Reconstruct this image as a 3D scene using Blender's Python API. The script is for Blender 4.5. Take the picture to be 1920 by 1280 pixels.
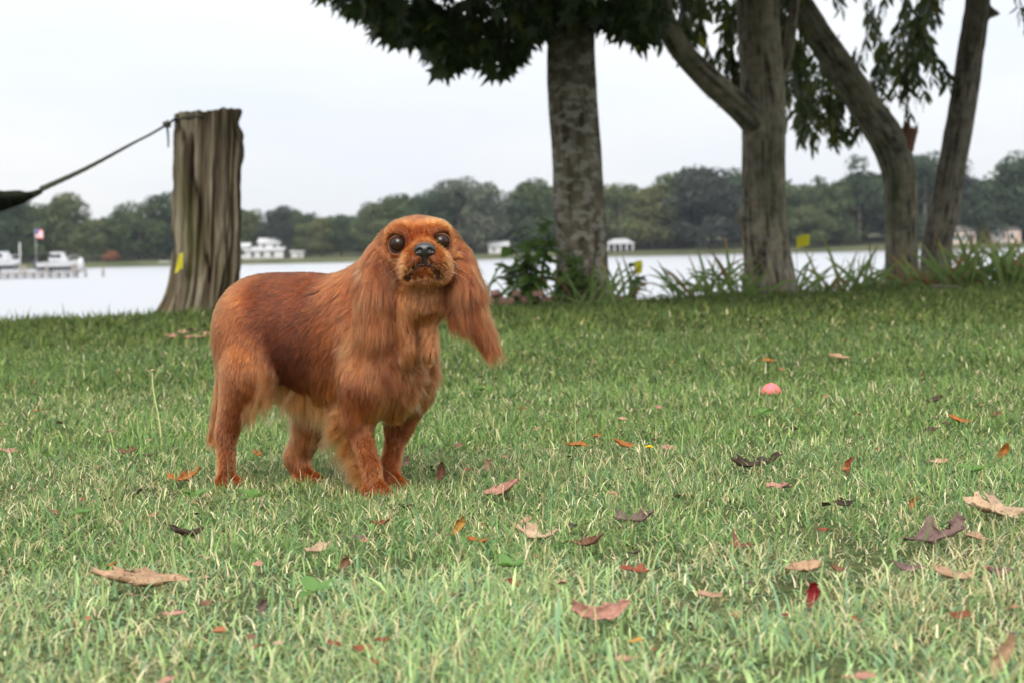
import bpy, bmesh, math, random
import numpy as np
from mathutils import Vector, Matrix, kdtree

random.seed(7)
RNG = np.random.default_rng(7)
for _o in list(bpy.data.objects):
    bpy.data.objects.remove(_o)
SC = bpy.context.scene
COL = SC.collection

# ------------------------------------------------------------------ camera
CAM_Z, FPX = 0.40, 3500.0
cam_data = bpy.data.cameras.new('camera')
cam = bpy.data.objects.new('camera', cam_data)
COL.objects.link(cam)
CAM_ROT = Matrix.Rotation(math.radians(90 - 2.96), 4, 'X') @ Matrix.Rotation(math.radians(-1.2), 4, 'Z')
cam.matrix_world = Matrix.Translation((0, 0, CAM_Z)) @ CAM_ROT
cam_data.sensor_width = 36.0
cam_data.lens = 36.0 * FPX / 1920.0
cam_data.clip_start = 0.05
cam_data.clip_end = 6000
cam_data.dof.use_dof = True
cam_data.dof.focus_distance = 2.97
cam_data.dof.aperture_fstop = 8.8
SC.camera = cam
C_RIGHT, C_UP, C_BACK = (np.array(CAM_ROT.to_3x3().col[i]) for i in range(3))
C_POS = np.array([0, 0, CAM_Z])

# ------------------------------------------------------------------ sky and sun
SUN_EL, SUN_AZ = math.radians(42), math.radians(188)      # high, behind the camera
world = bpy.data.worlds.new('World')
SC.world = world
world.use_nodes = True
wn, wl = world.node_tree.nodes, world.node_tree.links
wn.clear()
w_out = wn.new('ShaderNodeOutputWorld')
w_bg = wn.new('ShaderNodeBackground')
w_sky = wn.new('ShaderNodeTexSky')
w_sky.sky_type = 'NISHITA'
w_sky.sun_disc = False
w_sky.sun_elevation = SUN_EL
w_sky.sun_rotation = SUN_AZ
w_sky.air_density = 1.0
w_sky.dust_density = 2.0
w_gain = wn.new('ShaderNodeVectorMath'); w_gain.operation = 'SCALE'
w_gain.inputs['Scale'].default_value = 0.10
wl.new(w_sky.outputs[0], w_gain.inputs[0])
# overcast cloud sheet: brightness rises towards the zenith as under any cloudy sky, with soft cloud mottling
w_tc = wn.new('ShaderNodeTexCoord')
w_sep = wn.new('ShaderNodeSeparateXYZ')
wl.new(w_tc.outputs['Generated'], w_sep.inputs[0])
w_lift = wn.new('ShaderNodeMapRange')
w_lift.inputs['From Min'].default_value = 0.0
w_lift.inputs['From Max'].default_value = 1.0
w_lift.inputs['To Min'].default_value = 0.80
w_lift.inputs['To Max'].default_value = 2.1
wl.new(w_sep.outputs['Z'], w_lift.inputs['Value'])
w_map = wn.new('ShaderNodeMapping')
w_map.inputs['Scale'].default_value = (1.0, 1.0, 3.5)
wl.new(w_tc.outputs['Generated'], w_map.inputs[0])
w_noise = wn.new('ShaderNodeTexNoise')
w_noise.inputs['Scale'].default_value = 3.2
w_noise.inputs['Detail'].default_value = 5
wl.new(w_map.outputs[0], w_noise.inputs['Vector'])
w_ramp = wn.new('ShaderNodeValToRGB')
w_ramp.color_ramp.elements[0].position = 0.35
w_ramp.color_ramp.elements[0].color = (0.86, 0.91, 0.99, 1)
w_ramp.color_ramp.elements[1].position = 0.62
w_ramp.color_ramp.elements[1].color = (0.98, 0.99, 1.0, 1)
wl.new(w_noise.outputs['Fac'], w_ramp.inputs[0])
w_cloud = wn.new('ShaderNodeVectorMath'); w_cloud.operation = 'SCALE'
wl.new(w_ramp.outputs[0], w_cloud.inputs[0])
wl.new(w_lift.outputs[0], w_cloud.inputs['Scale'])
w_mix = wn.new('ShaderNodeMix'); w_mix.data_type = 'RGBA'
w_mix.inputs[0].default_value = 0.92
wl.new(w_gain.outputs[0], w_mix.inputs[6])
wl.new(w_cloud.outputs[0], w_mix.inputs[7])
wl.new(w_mix.outputs[2], w_bg.inputs['Color'])
w_bg.inputs['Strength'].default_value = 1.0
wl.new(w_bg.outputs[0], w_out.inputs[0])

sun_data = bpy.data.lights.new('sun', 'SUN')
sun_data.energy = 4.6
sun_data.angle = math.radians(40)
sun_data.color = (1.0, 0.96, 0.9)
sun = bpy.data.objects.new('sun', sun_data)
COL.objects.link(sun)
# sun_rotation is measured from +Y clockwise seen from above
_sd = Vector((math.sin(SUN_AZ) * math.cos(SUN_EL), math.cos(SUN_AZ) * math.cos(SUN_EL), math.sin(SUN_EL)))
sun.rotation_euler = _sd.to_track_quat('Z', 'Y').to_euler()
sun.location = (0, 0, 30)

SC.view_settings.view_transform = 'Standard'
SC.view_settings.look = 'None'
SC.view_settings.exposure = 0.25
SC.view_settings.gamma = 1.0
SC.view_settings.use_curve_mapping = False
SC.render.engine = 'CYCLES'
SC.cycles.use_denoising = True
SC.cycles.max_bounces = 10
SC.cycles.transparent_max_bounces = 8
SC.cycles.volume_bounces = 0
SC.cycles.caustics_reflective = False
SC.cycles.caustics_refractive = False

# ------------------------------------------------------------------ helpers
def ray(u, v):
    return (u - 960) / FPX * C_RIGHT - (v - 640) / FPX * C_UP - C_BACK

def at(u, v, depth):
    """The point seen at photo position (u, v) that lies `depth` metres out along the ground."""
    r = ray(u, v)
    return C_POS + r * (depth / r[1])

def new_mesh(name, verts, faces, smooth=False):
    me = bpy.data.meshes.new(name)
    me.from_pydata([tuple(map(float, v)) for v in verts], [], [tuple(map(int, f)) for f in faces])
    if smooth:
        me.polygons.foreach_set('use_smooth', [True] * len(me.polygons))
    me.update()
    return me

def np_mesh(name, verts, faces, smooth=True):
    """Fast mesh from numpy: verts (n,3), faces (m,k) with one face size."""
    verts = np.ascontiguousarray(verts, dtype=np.float32)
    faces = np.ascontiguousarray(faces, dtype=np.int32)
    m, k = faces.shape
    me = bpy.data.meshes.new(name)
    me.vertices.add(len(verts)); me.vertices.foreach_set('co', verts.ravel())
    me.loops.add(m * k); me.loops.foreach_set('vertex_index', faces.ravel())
    me.polygons.add(m)
    me.polygons.foreach_set('loop_start', np.arange(0, m * k, k, dtype=np.int32))
    me.polygons.foreach_set('loop_total', np.full(m, k, dtype=np.int32))
    if smooth:
        me.polygons.foreach_set('use_smooth', np.ones(m, dtype=bool))
    me.update(calc_edges=True)
    return me

def set_point_color(me, name, rgb):
    a = me.attributes.new(name, 'FLOAT_COLOR', 'POINT')
    c = np.ones((len(rgb), 4), dtype=np.float32); c[:, :3] = rgb
    a.data.foreach_set('color', c.ravel())

def link(name, data, mat=None, parent=None, loc=None):
    o = bpy.data.objects.new(name, data)
    COL.objects.link(o)
    if mat is not None and data is not None:
        if len(data.materials) == 0:
            data.materials.append(mat)
    if parent is not None:
        o.parent = parent
    if loc is not None:
        o.location = loc
    return o

def tag(o, label=None, cat=None, group=None, kind=None):
    if label: o['label'] = label
    if cat: o['category'] = cat
    if group: o['group'] = group
    if kind: o['kind'] = kind
    return o

def empty(name, loc, label, cat, group=None, rotz=0.0):
    o = bpy.data.objects.new(name, None)
    COL.objects.link(o)
    o.location = loc; o.rotation_euler = (0, 0, rotz)
    o.empty_display_size = 0.1
    return tag(o, label, cat, group)

class Mat:
    """Small node-material builder."""
    def __init__(self, name, color=(0.5, 0.5, 0.5), rough=0.7, spec=0.3):
        self.m = bpy.data.materials.new(name); self.m.use_nodes = True
        self.nt = self.m.node_tree; self.n = self.nt.nodes; self.l = self.nt.links
        self.b = self.n['Principled BSDF']
        self.b.inputs['Base Color'].default_value = (*color, 1)
        self.b.inputs['Roughness'].default_value = rough
        self.b.inputs['Specular IOR Level'].default_value = spec
        self.out = self.n['Material Output']
    def coord(self, scale=(1, 1, 1), kind='Object'):
        tc = self.n.new('ShaderNodeTexCoord'); mp = self.n.new('ShaderNodeMapping')
        mp.inputs['Scale'].default_value = scale
        self.l.new(tc.outputs[kind], mp.inputs[0]); return mp.outputs[0]
    def noise(self, vec, scale, detail=4, rough=0.55):
        t = self.n.new('ShaderNodeTexNoise')
        t.inputs['Scale'].default_value = scale; t.inputs['Detail'].default_value = detail; t.inputs['Roughness'].default_value = rough
        if vec is not None: self.l.new(vec, t.inputs['Vector'])
        return t.outputs['Fac']
    def ramp(self, fac, stops):
        r = self.n.new('ShaderNodeValToRGB'); e = r.color_ramp.elements
        while len(e) > 1: e.remove(e[-1])
        e[0].position = stops[0][0]; e[0].color = (*stops[0][1], 1)
        for p, c in stops[1:]:
            k = e.new(p); k.color = (*c, 1)
        self.l.new(fac, r.inputs[0]); return r.outputs[0]
    def mix(self, a, b, fac, mode='MIX'):
        m = self.n.new('ShaderNodeMix'); m.data_type = 'RGBA'; m.blend_type = mode
        for sock, val in ((m.inputs[0], fac), (m.inputs[6], a), (m.inputs[7], b)):
            if hasattr(val, 'links'): self.l.new(val, sock)
            elif isinstance(val, tuple): sock.default_value = (*val, 1)
            else: sock.default_value = val
        return m.outputs[2]
    def attr(self, name, out='Color'):
        a = self.n.new('ShaderNodeAttribute'); a.attribute_name = name; return a.outputs[out]
    def color(self, sock): self.l.new(sock, self.b.inputs['Base Color']); return self
    def bump(self, sock, strength=0.5, dist=0.01):
        b = self.n.new('ShaderNodeBump'); b.inputs['Strength'].default_value = strength; b.inputs['Distance'].default_value = dist
        self.l.new(sock, b.inputs['Height']); self.l.new(b.outputs[0], self.b.inputs['Normal']); return self
    def translucent(self, color, fac):
        t = self.n.new('ShaderNodeBsdfTranslucent'); mx = self.n.new('ShaderNodeMixShader')
        if hasattr(color, 'links'): self.l.new(color, t.inputs[0])
        else: t.inputs[0].default_value = (*color, 1)
        mx.inputs[0].default_value = fac
        self.l.new(self.b.outputs[0], mx.inputs[1]); self.l.new(t.outputs[0], mx.inputs[2])
        self.l.new(mx.outputs[0], self.out.inputs[0]); return self

def vnoise(p, seed=0):
    """Smooth value noise for (n,3) points, range about -1..1."""
    p = np.asarray(p, dtype=np.float64)
    i = np.floor(p).astype(np.int64); f = p - i; f = f * f * (3 - 2 * f)
    def h(ix, iy, iz):
        n = (ix * 374761393 + iy * 668265263 + iz * 2147483647 + seed * 974711) & 0xffffffff
        n = ((n ^ (n >> 13)) * 1274126177) & 0xffffffff
        n = n ^ (n >> 16)
        return (n & 0xffff) / 32767.5 - 1
    x, y, z = i.T; fx, fy, fz = f.T
    def lerp(a, b, t): return a + (b - a) * t
    c = [[[h(x + a, y + b, z + e) for e in (0, 1)] for b in (0, 1)] for a in (0, 1)]
    g = [[lerp(c[a][b][0], c[a][b][1], fz) for b in (0, 1)] for a in (0, 1)]
    return lerp(lerp(g[0][0], g[0][1], fy), lerp(g[1][0], g[1][1], fy), fx)

def fbm(p, octaves=4, seed=0):
    p = np.asarray(p, dtype=np.float64); s = 0; a = 1.0
    for k in range(octaves):
        s = s + a * vnoise(p * 2 ** k + 17.3 * k, seed + k); a *= 0.5
    return s
# ------------------------------------------------------------------ ground, lake, far shore
LAKE_Z, SHORE_Y = -2.6, 400.0
def crest(x):
    return 11.2 + 0.46 * np.clip(np.asarray(x, float) + 3.2, -3, 9)
def sstep(a, b, x):
    t = np.clip((np.asarray(x, float) - a) / (b - a), 0, 1); return t * t * (3 - 2 * t)
def ground_z(x, y):
    x = np.asarray(x, float); y = np.asarray(y, float)
    c = crest(x)
    near = 0.012 * np.sin(x * 1.3 + 0.6) * np.sin(y * 0.9) * sstep(4.5, 7, y)
    z = near - 4.2 * sstep(c - 0.3, c + 9.0, y)
    wob = 3.0 * np.sin(x * 0.021) + 1.5 * np.sin(x * 0.057 + 1)
    far = -4.2 + 2.75 * sstep(SHORE_Y - 6 + wob, SHORE_Y + 1 + wob, y) + 1.9 * sstep(SHORE_Y + 8, SHORE_Y + 45, y) + 10 * sstep(SHORE_Y + 60, SHORE_Y + 260, y)
    return np.where(y < 200, z, far)
gx = np.unique(np.concatenate([np.linspace(-6, 7, 90), np.linspace(-200, 200, 90), np.linspace(-760, 760, 30)]))
gy = np.unique(np.concatenate([np.linspace(-6, 24, 130), np.linspace(24, 380, 20), np.linspace(380, 520, 70), np.linspace(520, 900, 16)]))
GX, GY = np.meshgrid(gx, gy, indexing='ij')
gv = np.stack([GX, GY, ground_z(GX, GY)], -1).reshape(-1, 3)
ii = np.arange((len(gx) - 1) * (len(gy) - 1)); a_, b_ = ii // (len(gy) - 1), ii % (len(gy) - 1)
k0 = a_ * len(gy) + b_
gm = Mat('lawn_soil', rough=0.95, spec=0.1)
co = gm.coord()
far_col = gm.ramp(gm.noise(co, 0.15, 5), [(0.35, (0.040, 0.048, 0.022)), (0.6, (0.065, 0.070, 0.034)), (0.75, (0.085, 0.072, 0.048))])
near_col = gm.ramp(gm.noise(co, 26.0, 6, 0.7), [(0.30, (0.020, 0.026, 0.010)), (0.5, (0.045, 0.060, 0.020)), (0.72, (0.11, 0.095, 0.045))])
sep = gm.n.new('ShaderNodeSeparateXYZ'); gm.l.new(gm.coord(), sep.inputs[0])
mr = gm.n.new('ShaderNodeMapRange'); mr.inputs['From Min'].default_value = 30; mr.inputs['From Max'].default_value = 60
gm.l.new(sep.outputs['Y'], mr.inputs[0])
gm.color(gm.mix(near_col, far_col, mr.outputs[0]))
gm.bump(gm.noise(co, 60, 5), 0.6, 0.01)
ground = link('ground', np_mesh('ground', gv, np.stack([k0, k0 + len(gy), k0 + len(gy) + 1, k0 + 1], 1)), gm.m)
tag(ground, 'sloping lawn ground running down to the lake and up the far shore', None, None, 'structure')

wm = Mat('lake_water', (0.405, 0.415, 0.43), rough=0.38, spec=0.5); wm.b.inputs['Metallic'].default_value = 0.75
wm.b.inputs['IOR'].default_value = 1.33
wm.bump(wm.noise(wm.coord((0.25, 1.0, 1)), 0.8, 4, 0.6), 0.25, 0.15)
lake = link('lake', np_mesh('lake', np.array([(-750, 14, LAKE_Z), (750, 14, LAKE_Z), (750, 407, LAKE_Z), (-750, 407, LAKE_Z)]), np.array([[0, 1, 2, 3]]), False), wm.m)
tag(lake, 'calm pale lake reflecting the white sky', None, None, 'structure')

# ------------------------------------------------------------------ shapes used below
def box_mesh(name, sx, sy, sz, base=True):
    x, y = sx / 2, sy / 2; z0, z1 = (0, sz) if base else (-sz / 2, sz / 2)
    v = [(-x, -y, z0), (x, -y, z0), (x, y, z0), (-x, y, z0), (-x, -y, z1), (x, -y, z1), (x, y, z1), (-x, y, z1)]
    return new_mesh(name, v, [(0, 3, 2, 1), (4, 5, 6, 7), (0, 1, 5, 4), (1, 2, 6, 5), (2, 3, 7, 6), (3, 0, 4, 7)])
def tube_mesh(name, pts, rad, seg=8, cap=True):
    pts = np.array(pts, float); n = len(pts); rad = np.broadcast_to(rad, n)
    tan = unit(np.gradient(pts, axis=0)); ref = np.array([0, 1, 0.0]) if abs(tan[0][1]) < 0.9 else np.array([1.0, 0, 0])
    v, f = [], []
    for i in range(n):
        s = unit(np.cross(tan[i], ref)); u = np.cross(s, tan[i])
        for a in range(seg):
            q = 2 * math.pi * a / seg
            v.append(pts[i] + (s * math.cos(q) + u * math.sin(q)) * rad[i])
    for i in range(n - 1):
        for a in range(seg):
            f.append((i * seg + a, i * seg + (a + 1) % seg, (i + 1) * seg + (a + 1) % seg, (i + 1) * seg + a))
    if cap:
        f.append(tuple(range(seg))[::-1]); f.append(tuple((n - 1) * seg + a for a in range(seg)))
    return new_mesh(name, v, f, True)
def unit(a):
    return a / (np.linalg.norm(a, axis=-1, keepdims=True) + 1e-9)
def spline(pts, n):
    """Catmull-Rom through rows of pts (any number of columns)."""
    p = np.array(pts, float); p = np.vstack([2 * p[0] - p[1], p, 2 * p[-1] - p[-2]])
    t = np.linspace(0, len(pts) - 1, n); i = np.minimum(t.astype(int), len(pts) - 2); f = (t - i)[:, None]
    a, b, c, d = p[i], p[i + 1], p[i + 2], p[i + 3]
    return 0.5 * (2 * b + (c - a) * f + (2 * a - 5 * b + 4 * c - d) * f ** 2 + (3 * b - a - 3 * c + d) * f ** 3)

# ------------------------------------------------------------------ far shore trees
def far_crown(seed, w, blobs, shape):
    """Crown of many leaf-clump faces in a unit box: height 1, width about w."""
    r = np.random.default_rng(seed); V, F, Cc = [], [], []
    for b in range(blobs):
        q = r.random(); 
        if shape == 'pine':
            z = 0.45 + 0.52 * q; rr = 0.9 * w * (1.05 - q) ** 0.6 * 0.5
        elif shape == 'tall':
            z = 0.18 + 0.74 * q; rr = w * 0.5 * math.sin(math.pi * (0.12 + 0.8 * q)) ** 0.5
        else:
            z = 0.14 + 0.72 * q; rr = w * 0.5 * math.sin(math.pi * (0.20 + 0.72 * q)) ** 0.6
        a = r.random() * 6.283; d = rr * (0.30 + 0.55 * r.random() ** 0.5)
        c = np.array([math.cos(a) * d, math.sin(a) * d, z])
        br = (0.11 + 0.07 * r.random()) * (0.75 if shape == 'pine' else 1)
        n = int(150 * (br / 0.14) ** 2)
        n_ = r.normal(0, 1, (n, 3)); n_[:, 2] += 0.25; n_ = unit(n_)
        p = c + n_ * br * r.uniform(0.72, 1.08, (n, 1)) * np.array([1.15, 1.15, 0.85])
        nn = unit(n_ + r.normal(0, 0.55, (n, 3)))
        t = unit(np.cross(nn, r.normal(0, 1, (n, 3)))); s = np.cross(nn, t)
        sz = r.uniform(0.012, 0.026, (n, 1))
        q4 = np.stack([p - t * sz, p + s * sz * 0.8, p + t * sz, p - s * sz * 0.8], 1)
        F.append(np.arange(n * 4).reshape(n, 4) + sum(len(x) for x in V)); V.append(q4.reshape(-1, 3))
        Cc.append(np.repeat(0.82 + 0.36 * r.random() + r.normal(0, 0.10, n), 4))
    me = np_mesh('far_crown', np.concatenate(V), np.concatenate(F), False)
    c = np.concatenate(Cc); set_point_color(me, 'tone', np.stack([c, c, c], 1))
    return me
def far_leaf(name, col):
    m = Mat(name, col, 0.9, 0.1); c = m.mix(col, m.attr('tone'), 1.0, 'MULTIPLY'); m.color(c); return m.m
FAR_MATS = {k: far_leaf('far_leaves_' + k, c) for k, c in dict(deep=(0.030, 0.046, 0.026), mid=(0.045, 0.062, 0.026), olive=(0.060, 0.072, 0.030), yellow=(0.082, 0.086, 0.034), dusky=(0.030, 0.036, 0.030), grey=(0.070, 0.078, 0.055), rust=(0.20, 0.085, 0.04)).items()}
FAR_SHAPES = [far_crown(11, 0.95, 34, 'round'), far_crown(12, 0.80, 34, 'round'), far_crown(13, 0.62, 32, 'tall'), far_crown(14, 1.15, 40, 'round'), far_crown(15, 0.55, 26, 'pine'), far_crown(16, 0.75, 36, 'tall')]
far_bark = Mat('far_bark', (0.10, 0.085, 0.07), 0.9).m
far_trunk = tube_mesh('far_trunk', [(0, 0, -0.02), (0.004, 0, 0.3), (-0.006, 0.004, 0.6), (0, 0, 0.75)], [0.022, 0.017, 0.011, 0.006], 7)
far_trunk.materials.append(far_bark)
def crown_data(shape, mk):
    d = FAR_SHAPES[shape].copy(); d.materials.clear(); d.materials.append(FAR_MATS[mk]); return d
CROWN_CACHE = {}
def far_tree(u, vtop, depth, shape, mk, label, group='trees on the far shore', name='shore_tree', wide=1.0):
    p = at(u, 470, depth); x = p[0]; z0 = float(ground_z(x, depth))
    h = at(u, vtop, depth)[2] - z0
    t = empty(name, (x, depth, z0), label, 'tree', group, rotz=random.uniform(0, 6.28))
    t.scale = (h * wide, h * wide, h)
    key = (shape, mk)
    if key not in CROWN_CACHE: CROWN_CACHE[key] = crown_data(shape, mk)
    link('crown', CROWN_CACHE[key], None, t); link('trunk', far_trunk, None, t)
    return t
R_, T_, TT, W_, P_, T2 = 0, 1, 2, 3, 4, 5
FAR = [
 (-70, 372, 408, R_, 'mid', 'dull green shore tree cut by the left edge beyond the dock'),
 (18, 362, 410, T2, 'deep', 'dark tree behind the leftmost boat at the dock'),
 (72, 372, 412, R_, 'mid', 'green tree behind the flag on the dock'),
 (128, 360, 410, TT, 'olive', 'tall olive tree behind the white cabin boat'),
 (172, 402, 407, R_, 'olive', 'low leaning olive tree above the orange shrub'),
 (212, 398, 414, W_, 'deep', 'low dark tree in the dip of the treeline between dock and stump'),
 (262, 370, 412, W_, 'mid', 'broad tree with bare lower trunk just beyond the wooden post'),
 (308, 360, 415, T2, 'deep', 'tall dark tree half hidden by the wooden post'),
 (468, 386, 412, T_, 'olive', 'olive tree above the white house, beside the wooden post'),
 (527, 377, 410, R_, 'dusky', 'round dusky dark tree behind the white house'),
 (577, 412, 405, R_, 'olive', 'low round olive bush tree in front of the dark trees by the white shed'),
 (604, 400, 408, T_, 'yellow', 'yellowing tree top peeking behind the olive bush'),
 (640, 396, 409, R_, 'deep', 'dark low tree between olive bush and the dog'),
 (700, 370, 411, R_, 'olive', 'olive tree rising behind the crown of the dog'),
 (755, 358, 414, W_, 'mid', 'mid green tree directly above the head of the dog'),
 (808, 345, 412, T_, 'deep', 'dark green tree rising above the right ear side of the dog'),
 (862, 332, 413, T2, 'grey', 'tallest pale tree between the dog and the spotted trunk'),
 (912, 341, 406, TT, 'grey', 'grey thin-leaved tree with pale bare trunk behind the dog'),
 (955, 362, 412, R_, 'deep', 'dark tree filling the notch beside the spotted trunk'),
 (1000, 335, 414, T2, 'mid', 'tall green tree tucked behind the spotted trunk'),
 (1165, 334, 412, R_, 'olive', 'olive tree above the little pavilion'),
 (1222, 336, 410, T_, 'yellow', 'yellow green tree between pavilion and the forked trunk'),
 (1262, 326, 413, T2, 'mid', 'green tree next to the big domed tree'),
 (1322, 302, 409, W_, 'dusky', 'big domed dusky tree left of the forked trunk'),
 (1392, 316, 413, T2, 'deep', 'dark tree hidden mostly by the forked trunk'),
 (1505, 336, 410, R_, 'mid', 'low green tree right of the forked trunk'),
 (1518, 376, 404, W_, 'olive', 'bright low olive tree above the small yellow marker flag'),
 (1572, 330, 412, T_, 'mid', 'green tree between marker flag and bent trunk'),
 (1612, 298, 415, P_, 'deep', 'flat topped pine standing left of the bent trunk'),
 (1735, 286, 414, T2, 'deep', 'tall dark tree seen between the two leaning trunks'),
 (1800, 302, 411, P_, 'dusky', 'dusky pine right of the straight leaning trunk'),
 (1846, 330, 409, R_, 'deep', 'low dark tree above the pinkish houses'),
 (1884, 306, 413, P_, 'deep', 'ragged pine above the pinkish houses'),
 (1930, 284, 412, T2, 'deep', 'tall dark tree cut by the right edge'),
 (2010, 300, 411, R_, 'mid', 'dark green tree beyond the right edge'),
 (-150, 366, 412, T2, 'deep', 'dark tall tree beyond the left edge'),
]
for (u, vt, dp, sh, mk, lb) in FAR:
    far_tree(u, vt + 5, dp, sh, mk, lb)
# pale bare trunk and limbs of the grey tree behind the dog
# the wood behind them, one mass
fw = np.random.default_rng(5); WV, WF, WC = [], [], []
prof = np.array([(-300, 372), (0, 368), (60, 374), (130, 376), (160, 400), (205, 405), (290, 380), (400, 384), (520, 390), (640, 404), (700, 384), (800, 362), (880, 352), (950, 372), (1030, 350), (1230, 348), (1300, 322), (1400, 328), (1480, 340), (1560, 345), (1620, 330), (1740, 308), (1830, 338), (1920, 306), (2250, 306)])
for q in range(240):
    u = fw.uniform(-260, 2180); dp = fw.uniform(420, 450); vt = np.interp(u, prof[:, 0], prof[:, 1]) + fw.uniform(-5, 20)
    p = at(u, 470, dp); z0 = float(ground_z(p[0], dp)); h = at(u, vt, dp)[2] - z0
    src = FAR_SHAPES[int(fw.integers(0, 6))]
    n = len(src.vertices); co_ = np.empty(n * 3, np.float32); src.vertices.foreach_get('co', co_); co_ = co_.reshape(-1, 4, 3)
    pick = fw.choice(len(co_), min(len(co_), 850), replace=False); co_ = co_[pick]
    a = fw.uniform(0, 6.28); ca, sa = math.cos(a), math.sin(a)
    cen = co_.mean(1, keepdims=True); co_ = cen + (co_ - cen) * 2.0
    X = co_[..., 0] * ca - co_[..., 1] * sa; Y = co_[..., 0] * sa + co_[..., 1] * ca
    P = np.stack([X * h + p[0], Y * h + dp, co_[..., 2] * h + z0], -1).reshape(-1, 3)
    WF.append(np.arange(len(P)).reshape(-1, 4) + sum(len(x) for x in WV)); WV.append(P); 
    WC.append(np.tile(fw.choice([0.7, 0.9, 1.1, 1.35]) * np.array([1, fw.uniform(0.92, 1.05), fw.uniform(0.85, 1.1)]), (len(P), 1)))
wood = np_mesh('woods', np.concatenate(WV), np.concatenate(WF), False); set_point_color(wood, 'tone', np.concatenate(WC))
wo = link('woods', wood, far_leaf('far_leaves_wood', (0.040, 0.056, 0.030)))
tag(wo, 'dark wood filling the far shore behind the single trees', 'woods', None, 'stuff')

# ------------------------------------------------------------------ buildings, dock and boats across the water
white_paint = Mat('white_paint', (0.72, 0.72, 0.70), 0.6)
white_paint.color(white_paint.ramp(white_paint.noise(white_paint.coord(), 2.0, 4), [(0.3, (0.34, 0.34, 0.335)), (0.7, (0.43, 0.43, 0.425))])); white_paint = white_paint.m
pink_paint = Mat('tan_siding', (0.42, 0.33, 0.29), 0.7).m
roof_pale = Mat('pale_roof', (0.38, 0.38, 0.39), 0.6).m
roof_dark = Mat('dark_roof', (0.10, 0.095, 0.095), 0.8).m
glass_dark = Mat('window_glass', (0.02, 0.025, 0.03), 0.08, 0.5).m
wood_grey = Mat('dock_wood', (0.20, 0.18, 0.16), 0.85)
wood_grey.color(wood_grey.ramp(wood_grey.noise(wood_grey.coord((1, 8, 1)), 3, 4), [(0.3, (0.12, 0.105, 0.09)), (0.7, (0.27, 0.245, 0.22))])); wood_grey = wood_grey.m
trim_white = Mat('trim_white', (0.42, 0.42, 0.42), 0.5).m

def gable(name, w, d, h0, rise, over=0.3):
    x, y = w / 2 + over, d / 2 + over
    v = [(-x, -y, h0), (x, -y, h0), (x, y, h0), (-x, y, h0), (-x, 0, h0 + rise), (x, 0, h0 + rise)]
    v += [(a, b, c - 0.15) for a, b, c in v[:4]]
    return new_mesh(name, v, [(0, 1, 5, 4), (2, 3, 4, 5), (1, 2, 5), (3, 0, 4), (6, 9, 8, 7), (0, 6, 7, 1), (1, 7, 8, 2), (2, 8, 9, 3), (3, 9, 6, 0)])
def house(name, u, vbase, depth, blocks, label, cat='house', group='houses on the far shore'):
    """blocks: (dx, w, d, h, rise, wall material, roof material, windows); dx and w in metres."""
    p = at(u, vbase, depth); z0 = float(ground_z(p[0], depth)) - 0.2
    z0 = max(z0, p[2] - 0.3) if p[2] > z0 else z0
    t = empty(name, (p[0], depth, z0), label, cat, group)
    for (dx, dy, w, d, h, rise, wm_, rm_, wins, zb) in blocks:
        b = link('wall', box_mesh('wall', w, d, h), wm_, t, (dx, dy, zb))
        r = link('roof', gable('roof', w, d, h, rise), rm_, t, (dx, dy, zb))
        for (wx, wz, ww, wh) in wins:
            wi = link('window', box_mesh('window', ww + 0.24, 0.12, wh + 0.24), trim_white, t, (dx + wx, dy - d / 2 - 0.03, zb + wz - 0.12))
            link('pane', box_mesh('pane', ww, 0.10, wh), glass_dark, wi, (0, -0.04, 0.12))
    return t
house('lake_house', 495, 491, 406, [
    (0.6, 0, 8.0, 6, 2.0, 0.7, white_paint, roof_pale, [(-2.6, 0.6, 0.8, 1.0), (-0.6, 0.6, 0.8, 1.0), (1.6, 0.6, 0.8, 1.0)], 0),
    (1.4, 1.2, 4.6, 4.5, 3.6, 1.0, white_paint, roof_pale, [(-1.2, 2.3, 0.7, 0.8), (1.1, 2.3, 0.7, 0.8)], 0),
    (-4.2, -0.5, 2.6, 4, 2.9, 0.7, white_paint, roof_pale, [(0, 1.1, 0.8, 1.0)], 0)],
    'white lake house with a stepped second storey beside the wooden post')
house('boat_shed', 559, 490, 404, [(0, 0, 2.6, 3, 1.5, 0.25, white_paint, roof_pale, [(0.4, 0.5, 0.5, 0.5)], 0)], 'small white flat shed at the water edge right of the lake house', 'shed', None)
house('cottage', 935, 486, 406, [(0, 0, 4.2, 4, 1.9, 0.9, white_paint, roof_pale, [(-1.0, 0.7, 0.6, 0.8), (0.9, 0.7, 0.6, 0.8)], 0)], 'tiny white cottage between the dog and the spotted trunk')
house('brick_house', 1802, 463, 409, [
    (0, 0, 5.2, 5, 3.0, 1.2, pink_paint, roof_dark, [(-1.7, 1.0, 0.8, 1.2), (0, 1.0, 0.8, 1.2), (1.7, 1.0, 0.8, 1.2)], 0)], 'pinkish house behind the sword-leaf plants next to the straight leaning trunk')
house('brick_house', 1880, 461, 410, [
    (0, 0, 6.6, 5, 3.1, 1.2, pink_paint, roof_dark, [(-2.3, 1.0, 0.9, 1.2), (-0.6, 1.0, 0.9, 1.2), (1.4, 1.0, 0.9, 1.2)], 0),
    (-2.0, -0.6, 2.4, 5, 3.5, 0.8, white_paint, roof_dark, [(0, 1.4, 0.8, 1.1)], 0)], 'pale house with white bay near the right edge')
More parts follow.
